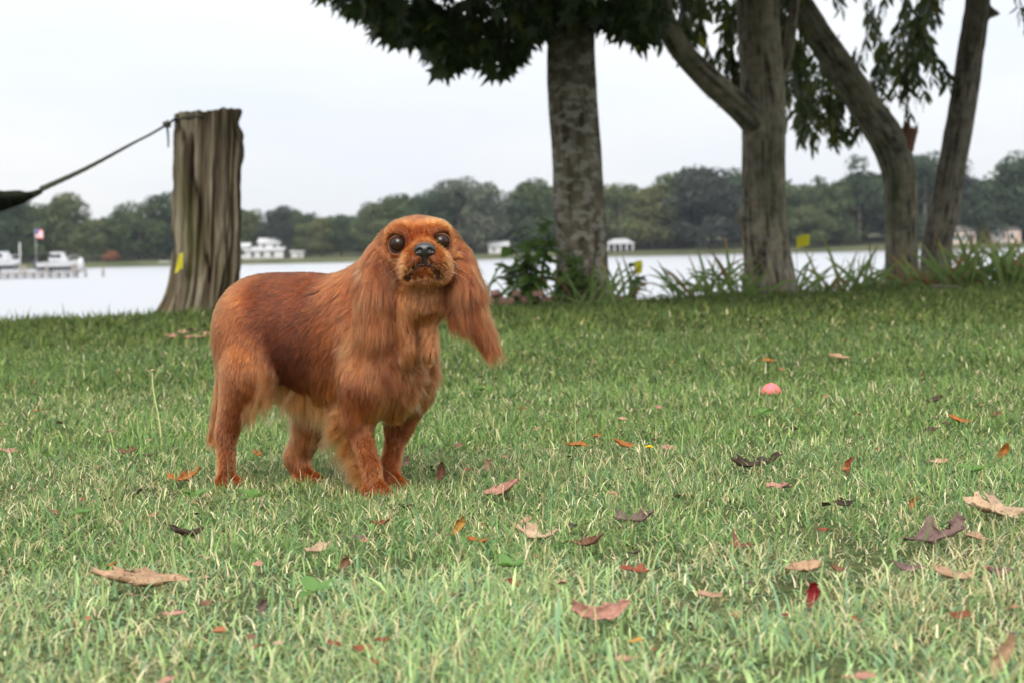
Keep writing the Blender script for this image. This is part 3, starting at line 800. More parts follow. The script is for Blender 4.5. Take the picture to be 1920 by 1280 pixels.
right_foliage(t3, 1470, 1770, 66, 32, (15.3, 17.0), 130)
high_crown(t2, (1.9, 11.9, 5.1), (4.0, 4.6, 2.6), 22000, 41, leaf_light, plain_leaf(0.2), (0.16, 0.26))  # this and the next crown reach forward unseen to darken the lawn below
high_crown(t3, (3.0, 13.6, 5.5), (3.4, 4.0, 2.4), 14000, 42, leaf_light, plain_leaf(0.2), (0.16, 0.26))
high_crown(t4, (4.9, 13.6, 5.4), (3.4, 4.2, 2.5), 15000, 43, leaf_light, plain_leaf(0.2), (0.16, 0.26))
rg = np.random.default_rng(44); pos, dr, up = [], [], []
for k in range(7):
    pts, a, b, c = spray(rg.uniform(1893, 1960), rg.uniform(-30, 22), 14.6, rg.uniform(0.18, 0.3), rg.normal(0.1, 0.2), rg, 10); pos.append(a); dr.append(b); up.append(c)
pos, dr, up = np.concatenate(pos), np.concatenate(dr), np.concatenate(up)
for i in range(len(pos)): place_leaf(ll, t4, pos[i], dr[i], up[i], float(rg.uniform(0.07, 0.11)))

# --- the cut-off trunk that serves as a post
ST_Y = 12.2
ps = trunk_path([(374, 600, 0.24), (380, 560, 0.228), (386, 500, 0.222), (388, 420, 0.222), (388, 340, 0.222), (391, 270, 0.226), (391, 212, 0.222)], ST_Y)
ps[0] = (ps[0][0] - 0.01, ps[0][1], -0.15, 0.25)
st = empty('tree_stump', (ps[0][0], ST_Y, 0.0), 'tall weathered cut-off trunk standing as a post behind the dog', 'stump')
n_, sg_ = 200, 240
s_ = spline(ps, n_); A = np.broadcast_to(np.linspace(0, 2 * math.pi, sg_, endpoint=False), (n_, sg_)); Z = np.broadcast_to(s_[:, 2:3], (n_, sg_))
P = np.stack([np.cos(A) * 2.6, np.sin(A) * 2.6, Z * 1.0], -1).reshape(-1, 3)
big = 1 - np.abs(fbm(P * 1.0 + 3.1, 3, 31)).reshape(n_, sg_); fine = fbm(np.stack([np.cos(A) * 9, np.sin(A) * 9, Z * 1.4], -1).reshape(-1, 3), 3, 33).reshape(n_, sg_)
mid_ = 1 - np.abs(fbm(np.stack([np.cos(A) * 5.5, np.sin(A) * 5.5, Z * 1.6], -1).reshape(-1, 3), 2, 35)).reshape(n_, sg_)
fib = fbm(np.stack([np.cos(A) * 15, np.sin(A) * 15, Z * 2.2], -1).reshape(-1, 3), 2, 41).reshape(n_, sg_)
crk = np.clip(1 - 5.0 * np.abs(fbm(np.stack([np.cos(A) * 4.2, np.sin(A) * 4.2, Z * 1.3], -1).reshape(-1, 3), 2, 43)).reshape(n_, sg_), 0, 1)
Rr = s_[:, 3:4] + 0.018 * (big - 0.85) + 0.016 * (mid_ - 0.75) + 0.008 * fine + 0.010 * fib - 0.030 * crk + 0.010 * fbm(np.stack([np.cos(A) * 7, np.sin(A) * 7, Z * 6], -1).reshape(-1, 3), 3, 39).reshape(n_, sg_)
low_ = np.exp(-np.clip(Z, 0, 9) / 0.16); Rr = Rr + 0.060 * low_ * np.clip(np.cos(A - math.pi) * 0.8 + 0.2, -0.1, 1)
# bitten edge near the top on the right side
Rr = Rr - 0.030 * np.exp(-((Z - 1.22) / 0.05) ** 2 - (np.angle(np.exp(1j * A)) / 0.5) ** 2)
V = np.stack([s_[:, 0:1] + np.cos(A) * Rr, s_[:, 1:2] + np.sin(A) * Rr, Z + np.where(np.arange(n_)[:, None] == n_ - 1, 0.018 * np.cos(A) + 0.012 * fine, 0)], -1)
top_c = V[-1].mean(0); V = np.concatenate([V.reshape(-1, 3), top_c[None] - np.array([[0, 0, 0.015]])])
i = np.arange(n_ - 1)[:, None] * sg_; j = np.arange(sg_)[None]; j2 = (j + 1) % sg_
q4 = np.stack([i + j, i + j2, i + sg_ + j2, i + sg_ + j], -1).reshape(-1, 4)
capq = [((n_ - 1) * sg_ + a, (n_ - 1) * sg_ + (a + 1) % sg_, (n_ - 1) * sg_ + (a + 2) % sg_, len(V) - 1) for a in range(0, sg_, 2)]
sme = np_mesh('weathered_wood', V, np.concatenate([q4, np.array(capq)]))
gr = np.concatenate([(0.90 + 0.25 * (big - 0.9) + 0.2 * (mid_ - 0.8) + 0.10 * fine + 0.16 * fib - 0.55 * crk).ravel(), [0.8]])
a = sme.attributes.new('groove', 'FLOAT', 'POINT'); a.data.foreach_set('value', gr.astype(np.float32))
sm = Mat('weathered_wood', (0.15, 0.12, 0.085), 0.95, 0.1)
b_ = sm.ramp(sm.attr('groove', 'Fac'), [(0.35, (0.020, 0.015, 0.010)), (0.60, (0.090, 0.068, 0.046)), (0.82, (0.195, 0.160, 0.115)), (1.0, (0.300, 0.262, 0.200))])
b_ = sm.mix(b_, sm.ramp(sm.noise(sm.coord((7, 7, 0.6)), 3.0, 5), [(0.3, (0.6, 0.58, 0.55)), (0.7, (1.3, 1.28, 1.2))]), 1.0, 'MULTIPLY')
b_ = sm.mix(b_, (0.085, 0.088, 0.030), sm.ramp(sm.noise(sm.coord((2.5, 2.5, 0.5)), 2.2, 3), [(0.48, (0, 0, 0)), (0.66, (0.55, 0.55, 0.55))]))
sm.color(b_); sm.bump(sm.noise(sm.coord((8, 8, 1)), 16, 5, 0.7), 0.8, 0.012)
tree_part('weathered_wood', sme, sm.m, st)

# --- hammock tied to the post
hm_rope = Mat('hammock_rope', (0.06, 0.06, 0.045), 0.9).m
hm_cloth = Mat('hammock_cloth', (0.022, 0.028, 0.016), 0.95); hm_cloth.bump(hm_cloth.noise(hm_cloth.coord(), 60, 4), 0.8, 0.01); hm_cloth = hm_cloth.m
hp = [at(330, 222, 12.05), at(313, 234, 12.0), at(255, 266, 11.95), at(160, 317, 11.85), at(75, 356, 11.8), at(10, 378, 11.75)]
ham = empty('hammock', tuple(hp[2]), 'dark gathered hammock stretched from the top of the wooden post to the left edge', 'hammock')
def hpart(name, me, mat): 
    o = link(name, me, mat, ham); o.matrix_parent_inverse = Matrix.Translation(ham.location).inverted(); return o
ringpts = []
for k in range(33):
    q = 2.3 + k / 32 * 2.4; ringpts.append(np.array([ps[6][0] + math.cos(q) * 0.226, ST_Y + math.sin(q) * 0.226, at(330, 222, 12.05)[2] + 0.004 * math.sin(3 * q)]))
hpart('rope_loop', tube_mesh('rope_loop', ringpts, 0.009, 6, False), hm_rope)
hpart('rope', tube_mesh('rope', spline([hp[0], hp[1], (hp[1] + hp[2]) / 2 + np.array([0, 0, -0.004]), hp[2]], 24), 0.008, 8), hm_rope)
knot = [hp[1] + np.array([math.cos(q) * 0.018, math.sin(q) * 0.016, 0.012 * math.sin(q * 2.3)]) for q in np.linspace(0, 14, 50)]
hpart('knot', tube_mesh('knot', knot, 0.009, 6), hm_rope)
hpart('rope_tail', tube_mesh('rope_tail', [hp[1] + np.array([0.004, 0, 0.03]), hp[1], hp[1] + np.array([0.006, 0, -0.08]), hp[1] + np.array([0.004, 0, -0.145])], [0.006, 0.008, 0.006, 0.005], 6), hm_rope)
sp = spline([hp[2], hp[3], hp[4]], 60)
for k in range(5):
    tw = np.array([[0, math.cos(k * 1.256 + i * 0.25), math.sin(k * 1.256 + i * 0.25)] for i in range(60)]) * np.linspace(0.003, 0.011, 60)[:, None]
    hpart('cord', tube_mesh('cord', sp + tw, np.linspace(0.006, 0.009, 60), 6), hm_rope)
# gathered cloth, widening towards the left and running out of the picture
cl = [at(78, 352, 11.8), at(55, 362, 11.79), at(20, 374, 11.77), at(-40, 396, 11.72), at(-160, 440, 11.6), at(-330, 470, 11.5), at(-620, 470, 11.4), at(-900, 400, 11.3)]
s_ = spline(cl, 110); tan = unit(np.gradient(s_, axis=0)); L_ = np.linspace(0, 1, 110)
hw = np.interp(L_, [0, 0.06, 0.16, 0.3, 0.5, 0.8, 1.0], [0.016, 0.028, 0.042, 0.11, 0.42, 0.40, 0.05])
V = []
for i in range(110):
    for k in range(40):
        t = k / 39 * 2 - 1; w = hw[i]
        fold = math.sin(k * 1.9 + i * 0.05) * min(0.024, w * 0.35)
        V.append(s_[i] + np.array([0.0, t * w * (0.6 if w < 0.1 else 1.0), (t * t) * w * 0.45 - 0.02]) + np.array([0, 0, 1]) * fold)
Fq = [(i * 40 + k, i * 40 + k + 1, (i + 1) * 40 + k + 1, (i + 1) * 40 + k) for i in range(109) for k in range(39)]
o = hpart('cloth', np_mesh('cloth', np.array(V), np.array(Fq)), hm_cloth)
mod = o.modifiers.new('thick', 'SOLIDIFY'); mod.thickness = 0.012
# ------------------------------------------------------------------ the dog
HD = np.array([0.857, -0.515, 0.0])          # the way the body points
RT = np.array([-0.515, -0.857, 0.0])         # the dog's own right
UZ = np.array([0.0, 0.0, 1.0])
DOG_P0 = at(790, 600, 2.98)
HEAD_D = 2.955

def L(u, v, s=0.0):
    """Point seen at (u, v) lying s metres to the dog's right of its middle plane."""
    r = ray(u, v)
    t = (s + np.dot(RT, DOG_P0 - C_POS)) / np.dot(RT, r)
    return C_POS + r * t

def H(u, v, fwd=0.0):
    """Point of the head seen at (u, v), fwd metres in front of the skull's middle."""
    return at(u, v, HEAD_D - fwd)

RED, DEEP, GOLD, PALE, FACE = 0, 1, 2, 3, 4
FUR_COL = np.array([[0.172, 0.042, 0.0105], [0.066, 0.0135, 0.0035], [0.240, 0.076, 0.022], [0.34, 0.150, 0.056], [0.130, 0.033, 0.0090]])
PRIMS = []
BODY_AX = np.stack([HD, RT, UZ])
HEAD_AX = np.stack([np.array([0.0, -1.0, 0.0]), np.array([-1.0, 0, 0]), UZ])

def cone(a, b, ra, rb, k=0.02, ln=0.015, d=(0, 0, -1), lift=0.15, wave=0.0, col=RED, dens=1.0, grav=0.1):
    PRIMS.append(dict(t='c', a=np.array(a), b=np.array(b), ra=ra, rb=rb, k=k, ln=ln, d=np.array(d, float), lift=lift, wave=wave, col=col, dens=dens, grav=grav))
def ell(c, r, ax=None, k=0.02, ln=0.015, d=(0, 0, -1), lift=0.15, wave=0.0, col=RED, dens=1.0, grav=0.1, radial=0.0, pitch=0.0, neg=False):
    ax = BODY_AX if ax is None else ax
    if pitch:
        f, s, u = ax; c_, s_ = math.cos(pitch), math.sin(pitch)
        ax = np.stack([f * c_ + u * s_, s, u * c_ - f * s_])
    PRIMS.append(dict(t='e', c=np.array(c), r=np.array(r), ax=ax, k=k, ln=ln, d=np.array(d, float), lift=lift, wave=wave, col=col, dens=dens, grav=grav, radial=radial, neg=neg))

def prim_dist(p, P):
    if p['t'] == 'c':
        ab = p['b'] - p['a']; t = np.clip(((P - p['a']) @ ab) / (ab @ ab), 0, 1)
        q = P - p['a'] - t[..., None] * ab
        return np.sqrt((q * q).sum(-1)) - (p['ra'] + (p['rb'] - p['ra']) * t)
    q = (P - p['c']) @ p['ax'].T
    k0 = np.sqrt(((q / p['r']) ** 2).sum(-1)); k1 = np.sqrt(((q / p['r'] ** 2) ** 2).sum(-1)) + 1e-9
    return k0 * (k0 - 1) / k1

bk = -HD
def dv(b=0.0, r=0.0, z=0.0):
    return -HD * b + RT * r + UZ * z

# torso
ell(L(482, 613), (0.072, 0.064, 0.078), k=0.03, ln=0.013, d=dv(0.7, 0, -0.7), col=RED, lift=0.05)
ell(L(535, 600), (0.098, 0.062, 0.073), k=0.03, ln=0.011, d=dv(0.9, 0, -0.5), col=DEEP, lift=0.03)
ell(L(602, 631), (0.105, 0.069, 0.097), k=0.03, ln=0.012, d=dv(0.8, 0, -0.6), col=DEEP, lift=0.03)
ell(L(668, 640), (0.078, 0.067, 0.095), k=0.03, ln=0.018, d=dv(0.7, 0, -0.8), wave=0.12, lift=0.06)
ell(L(735, 690), (0.050, 0.058, 0.076), k=0.03, ln=0.030, d=dv(0.1, 0, -1), wave=0.5, lift=0.12, col=GOLD)
ell(L(655, 712), (0.068, 0.050, 0.044), k=0.03, ln=0.026, d=dv(0.5, 0, -0.9), wave=0.3, col=GOLD)
# neck
cone(L(652, 600), L(762, 490, 0.0), 0.056, 0.046, k=0.03, ln=0.028, d=dv(0.45, 0, -0.9), wave=0.35, lift=0.1)
cone(L(736, 660), L(780, 535), 0.050, 0.039, k=0.03, ln=0.018, d=dv(0.0, 0, -1), wave=0.3, col=GOLD, lift=0.06)
# fold lines of the throat
cone(L(756, 560, 0.02) + np.array([0, -0.040, 0]), L(764, 660, 0.0) + np.array([0, -0.05, 0]), 0.010, 0.013, k=0.012, ln=0.018, d=(0.02, 0, -1), wave=0.3, col=GOLD)
cone(L(800, 560, -0.01) + np.array([0, -0.030, 0]), L(806, 655, -0.01) + np.array([0, -0.03, 0]), 0.010, 0.013, k=0.012, ln=0.018, d=(0, 0, -1), wave=0.3, col=GOLD)
# shoulders
ell(L(688, 690, 0.054), (0.043, 0.027, 0.075), k=0.02, ln=0.024, d=dv(0.35, 0, -1), wave=0.25, col=GOLD)
ell(L(774, 682, -0.046), (0.038, 0.026, 0.060), k=0.02, ln=0.026, d=dv(0.1, 0, -1), wave=0.4, col=GOLD)
# right fore leg
cone(L(682, 720, 0.058), L(668, 785, 0.055), 0.034, 0.023, k=0.02, ln=0.018, d=dv(0.25, 0, -1), wave=0.1)
cone(L(668, 785, 0.055), L(696, 880, 0.050), 0.0178, 0.0112, k=0.012, ln=0.0045, d=(0, 0, -1), col=RED, dens=1.2)
cone(L(696, 880, 0.050), L(701, 918, 0.050), 0.0120, 0.0135, k=0.01, ln=0.006, d=(0, 0, -1), col=RED)
ell(L(706, 926, 0.050), (0.027, 0.0195, 0.0145), k=0.01, ln=0.005, d=dv(-0.7, 0, -0.6), col=RED)
for du, s_ in ((6, 0.061), (11, 0.053), (16, 0.044), (18, 0.036)):
    ell(L(706 + du, 931, s_), (0.015, 0.0072, 0.011), k=0.005, ln=0.004, d=dv(-0.8, 0, -0.5), col=RED)
# left fore leg
cone(L(772, 730, -0.052), L(750, 790, -0.045), 0.032, 0.022, k=0.02, ln=0.018, d=dv(0.2, 0, -1), wave=0.15)
cone(L(750, 790, -0.045), L(731, 872, -0.035), 0.0168, 0.0110, k=0.012, ln=0.0045, d=(0, 0, -1), col=RED, dens=1.2)
cone(L(731, 872, -0.035), L(729, 900, -0.030), 0.0132, 0.0145, k=0.01, ln=0.006, d=(0, 0, -1), col=RED)
ell(L(735, 910, -0.030), (0.026, 0.0185, 0.0145), k=0.01, ln=0.005, d=dv(-0.7, 0, -0.6), col=RED)
for du, s_ in ((6, -0.022), (11, -0.030), (16, -0.038)):
    ell(L(735 + du, 914, s_), (0.014, 0.0072, 0.011), k=0.005, ln=0.004, d=dv(-0.8, 0, -0.5), col=RED)
# right hind leg
ell(L(460, 655, 0.040), (0.055, 0.033, 0.085), k=0.025, ln=0.013, d=dv(0.2, 0, -1), col=RED)
ell(L(476, 690, 0.048), (0.036, 0.026, 0.055), k=0.02, ln=0.018, d=dv(-0.15, 0, -1), col=GOLD)
cone(L(462, 700, 0.052), L(424, 812, 0.050), 0.036, 0.0150, k=0.02, ln=0.009, d=dv(0.1, 0, -1), col=RED)
cone(L(424, 812, 0.050), L(424, 890, 0.050), 0.0135, 0.0115, k=0.01, ln=0.005, d=(0, 0, -1), col=RED)
ell(L(428, 908, 0.050), (0.025, 0.0175, 0.0135), k=0.01, ln=0.005, d=dv(-0.7, 0, -0.6), col=RED)
for du, s_ in ((8, 0.060), (13, 0.052), (17, 0.044)):
    ell(L(428 + du, 911, s_), (0.013, 0.007, 0.0105), k=0.005, ln=0.004, d=dv(-0.8, 0, -0.5), col=RED)
# left hind leg
ell(L(525, 665, -0.042), (0.055, 0.034, 0.075), k=0.025, ln=0.020, d=dv(0.1, 0, -1), col=GOLD)
cone(L(565, 720, -0.048), L(594, 775, -0.052), 0.036, 0.028, k=0.02, ln=0.030, d=dv(0.0, 0, -1), col=GOLD)
cone(L(594, 775, -0.052), L(556, 858, -0.050), 0.026, 0.0175, k=0.015, ln=0.018, d=dv(0.0, 0, -1), col=GOLD)
cone(L(556, 858, -0.050), L(570, 893, -0.050), 0.0160, 0.0135, k=0.01, ln=0.006, d=(0, 0, -1), col=RED)
ell(L(580, 902, -0.050), (0.025, 0.0175, 0.0135), k=0.01, ln=0.005, d=dv(-0.7, 0, -0.6), col=RED)
for du, s_ in ((8, -0.042), (13, -0.050), (17, -0.058)):
    ell(L(580 + du, 904, s_), (0.013, 0.007, 0.0105), k=0.005, ln=0.004, d=dv(-0.8, 0, -0.5), col=RED)
# tail, hanging behind the hind legs
cone(L(436, 590), L(424, 690), 0.018, 0.012, k=0.02, ln=0.018, d=dv(0.0, 0, -1), wave=0.2, col=RED)
cone(L(424, 690), L(404, 812), 0.011, 0.007, k=0.01, ln=0.030, d=dv(0.1, 0, -1), wave=0.3, col=GOLD)
# skull and face
fk = dict(ax=HEAD_AX, radial=1.0, lift=0.02, grav=0.0, dens=1.5)
ell(H(784, 463, -0.004), (0.058, 0.058, 0.0455), k=0.02, ln=0.006, col=FACE, **fk)
ell(H(752, 436, 0.029), (0.018, 0.020, 0.014), k=0.015, ln=0.005, col=GOLD, **fk)
ell(H(819, 433, 0.029), (0.018, 0.020, 0.014), k=0.015, ln=0.005, col=GOLD, **fk)
ell(H(786, 492, -0.006), (0.044, 0.051, 0.037), k=0.02, ln=0.008, col=GOLD, **fk)
ell(H(750, 478, 0.024), (0.018, 0.016, 0.013), k=0.012, ln=0.005, col=GOLD, **fk)        # below the eyes
ell(H(832, 475, 0.024), (0.018, 0.015, 0.013), k=0.012, ln=0.005, col=GOLD, **fk)
ell(H(797, 484, 0.038), (0.036, 0.026, 0.024), k=0.012, ln=0.004, col=FACE, **fk)         # muzzle block
ell(H(797, 468, 0.050), (0.030, 0.019, 0.015), k=0.010, ln=0.003, col=GOLD, **fk)        # bridge behind the nose
ell(H(776, 493, 0.056), (0.023, 0.0190, 0.0200), k=0.007, ln=0.004, col=GOLD, **fk)      # flews
ell(H(819, 491, 0.056), (0.023, 0.0190, 0.0200), k=0.007, ln=0.004, col=GOLD, **fk)
ell(H(769, 510, 0.046), (0.022, 0.0165, 0.0190), k=0.009, ln=0.005, col=GOLD, **fk)      # hanging lip corners
ell(H(826, 508, 0.046), (0.022, 0.0165, 0.0190), k=0.009, ln=0.005, col=GOLD, **fk)
ell(H(795, 517, 0.046), (0.023, 0.0200, 0.0155), k=0.004, ln=0.003, col=GOLD, **fk)      # chin
cone(H(793, 536, 0.008), H(790, 560, -0.004), 0.032, 0.040, k=0.015, ln=0.011, d=(0, 0, -1), col=GOLD, wave=0.15, lift=0.04)
# ears
ek = dict(wave=0.5, lift=0.18, grav=0.25, dens=1.2)
cone(H(732, 452, -0.012), H(711, 486, 0.0), 0.014, 0.017, k=0.014, ln=0.030, d=(-0.25, 0, -1), **ek)
cone(H(711, 486, 0.0), H(706, 540, 0.012), 0.018, 0.021, k=0.012, ln=0.050, d=(-0.05, 0, -1), **ek)
cone(H(706, 540, 0.012), H(703, 600, 0.012), 0.021, 0.018, k=0.012, ln=0.060, d=(-0.1, 0, -1), **ek)
cone(H(703, 600, 0.012), H(690, 648, 0.006), 0.020, 0.010, k=0.012, ln=0.050, d=(-0.15, 0, -1), **ek)
cone(H(840, 450, -0.012), H(858, 484, 0.0), 0.014, 0.016, k=0.014, ln=0.030, d=(0.3, 0, -1), **ek)
cone(H(858, 484, 0.0), H(870, 530, 0.010), 0.017, 0.020, k=0.012, ln=0.045, d=(0.1, 0, -1), **ek)
cone(H(870, 530, 0.010), H(876, 572, 0.008), 0.020, 0.015, k=0.012, ln=0.055, d=(0.25, 0, -1), **ek)
cone(H(876, 572, 0.008), H(914, 630, 0.004), 0.015, 0.007, k=0.012, ln=0.055, d=(0.45, 0, -1), **ek)
cone(H(862, 540, 0.004), H(856, 585, 0.002), 0.014, 0.008, k=0.012, ln=0.045, d=(0.05, 0, -1), **ek)

EYES = [(H(747, 457.5, 0.0380), 0.0142), (H(827, 453.5, 0.0380), 0.0137)]
NOSE_C = H(796.5, 468, 0.074)
MOUTH_PX = [(797, 484), (797, 495), (787, 498), (777, 505), (769, 515), (764, 524)]
MOUTH2_PX = [(797, 495), (807, 497), (815, 504), (820, 513), (823, 521)]

def smin(a, b, k):
    h = np.maximum(k - np.abs(a - b), 0) / k
    return np.minimum(a, b) - h * h * k * 0.25

def build_field(prims, vox, carve):
    lo = np.full(3, 1e9); hi = -lo
    for p in prims:
        if p['t'] == 'c':
            pts = np.stack([p['a'], p['b']]); r = max(p['ra'], p['rb'])
        else:
            pts = p['c'][None]; r = p['r'].max()
        p['lo'] = pts.min(0) - r; p['hi'] = pts.max(0) + r
        lo = np.minimum(lo, p['lo']); hi = np.maximum(hi, p['hi'])
    lo -= 0.03; hi += 0.03
    n = np.ceil((hi - lo) / vox).astype(int) + 1
    F = np.full(n, 0.03, dtype=np.float32)
    def region(plo, phi, m):
        i0 = np.maximum(((plo - m - lo) / vox).astype(int), 0); i1 = np.minimum(((phi + m - lo) / vox).astype(int) + 2, n)
        g = np.stack(np.meshgrid(*[lo[a] + vox * np.arange(i0[a], i1[a]) for a in range(3)], indexing='ij'), -1)
        return tuple(slice(i0[a], i1[a]) for a in range(3)), g
    for p in prims:
        sl, g = region(p['lo'], p['hi'], p['k'] + 0.012)
        F[sl] = smin(F[sl], prim_dist(p, g).astype(np.float32), p['k'])
    for c, r, k in carve:                       # spheres cut away with a soft edge
        sl, g = region(c - r, c + r, k + 0.01)
        d = np.sqrt(((g - c) ** 2).sum(-1)) - r
        F[sl] = -smin(-F[sl], d.astype(np.float32), k)
    return F, lo

def surface_nets(F, lo, vox):
    n = np.array(F.shape)
    s = F < 0
    c = np.zeros(n - 1, dtype=np.int8)
    for dx in (0, 1):
        for dy in (0, 1):
            for dz in (0, 1):
                c += s[dx:n[0] - 1 + dx, dy:n[1] - 1 + dy, dz:n[2] - 1 + dz]
    act = (c > 0) & (c < 8)
    idx = np.full(n - 1, -1, dtype=np.int64)
    cells = np.argwhere(act); idx[act] = np.arange(len(cells))
    acc = np.zeros((len(cells), 3)); cnt = np.zeros(len(cells))
    cor = [(a, b, e) for a in (0, 1) for b in (0, 1) for e in (0, 1)]
    for a in cor:
        for ax in range(3):
            if a[ax]: continue
            b = list(a); b[ax] = 1
            fa = F[tuple((cells + a).T)]; fb = F[tuple((cells + b).T)]
            m = (fa < 0) != (fb < 0)
            t = np.where(m, fa / np.where(m, fa - fb, 1), 0)
            q = np.array(a, float)[None] + np.zeros((len(cells), 3)); q[:, ax] += t
            acc[m] += q[m]; cnt[m] += 1
    V = lo + vox * (cells + acc / cnt[:, None])
    quads = []
    for ax in range(3):
        o1, o2 = [(1, 2), (2, 0), (0, 1)][ax]
        sl0 = [slice(1, None)] * 3; sl0[ax] = slice(0, n[ax] - 1)
        A = s[tuple(slice(0, n[k] - 1) if k == ax else slice(1, n[k] - 1) for k in range(3))]
        B = s[tuple(slice(1, n[k]) if k == ax else slice(1, n[k] - 1) for k in range(3))]
        e = np.argwhere(A != B)
        if not len(e): continue
        inside_first = A[tuple(e.T)]
        base = e.copy(); base[:, o1] += 1; base[:, o2] += 1
        def cell(d1, d2):
            q = base.copy(); q[:, o1] -= d1; q[:, o2] -= d2
            return idx[tuple(q.T)]
        q = np.stack([cell(1, 1), cell(0, 1), cell(0, 0), cell(1, 0)], 1)
        q[~inside_first] = q[~inside_first][:, ::-1]
        quads.append(q)
    return V, np.concatenate(quads)

def field_at(F, lo, vox, P, grad=True):
    q = np.clip((P - lo) / vox, 0, np.array(F.shape) - 1.001)
    i = q.astype(int); f = q - i
    def g(a, b, c): return F[i[:, 0] + a, i[:, 1] + b, i[:, 2] + c]
    fx, fy, fz = f.T
    c = {(a, b, e): g(a, b, e) for a in (0, 1) for b in (0, 1) for e in (0, 1)}
    def l(a, b, t): return a + (b - a) * t
    x00 = l(c[0, 0, 0], c[1, 0, 0], fx); x01 = l(c[0, 0, 1], c[1, 0, 1], fx); x10 = l(c[0, 1, 0], c[1, 1, 0], fx); x11 = l(c[0, 1, 1], c[1, 1, 1], fx)
    val = l(l(x00, x10, fy), l(x01, x11, fy), fz)
    if not grad: return val
    gx = l(l(c[1, 0, 0] - c[0, 0, 0], c[1, 1, 0] - c[0, 1, 0], fy), l(c[1, 0, 1] - c[0, 0, 1], c[1, 1, 1] - c[0, 1, 1], fy), fz)
    gy = l(x10 - x00, x11 - x01, fz)
    gz = l(l(x01, x11, fy) - l(x00, x10, fy), 0 * fx, 0)
    G = np.stack([gx, gy, gz], 1); G /= np.linalg.norm(G, axis=1)[:, None] + 1e-9
    return val, G

def unit(a):
    return a / (np.linalg.norm(a, axis=-1, keepdims=True) + 1e-9)

def poly_dist(P, pts):
    d = np.full(len(P), 1e9)
    for a, b in zip(pts[:-1], pts[1:]):
        ab = b - a; t = np.clip(((P - a) @ ab) / (ab @ ab), 0, 1)
        d = np.minimum(d, np.linalg.norm(P - a - t[:, None] * ab, axis=1))
    return d

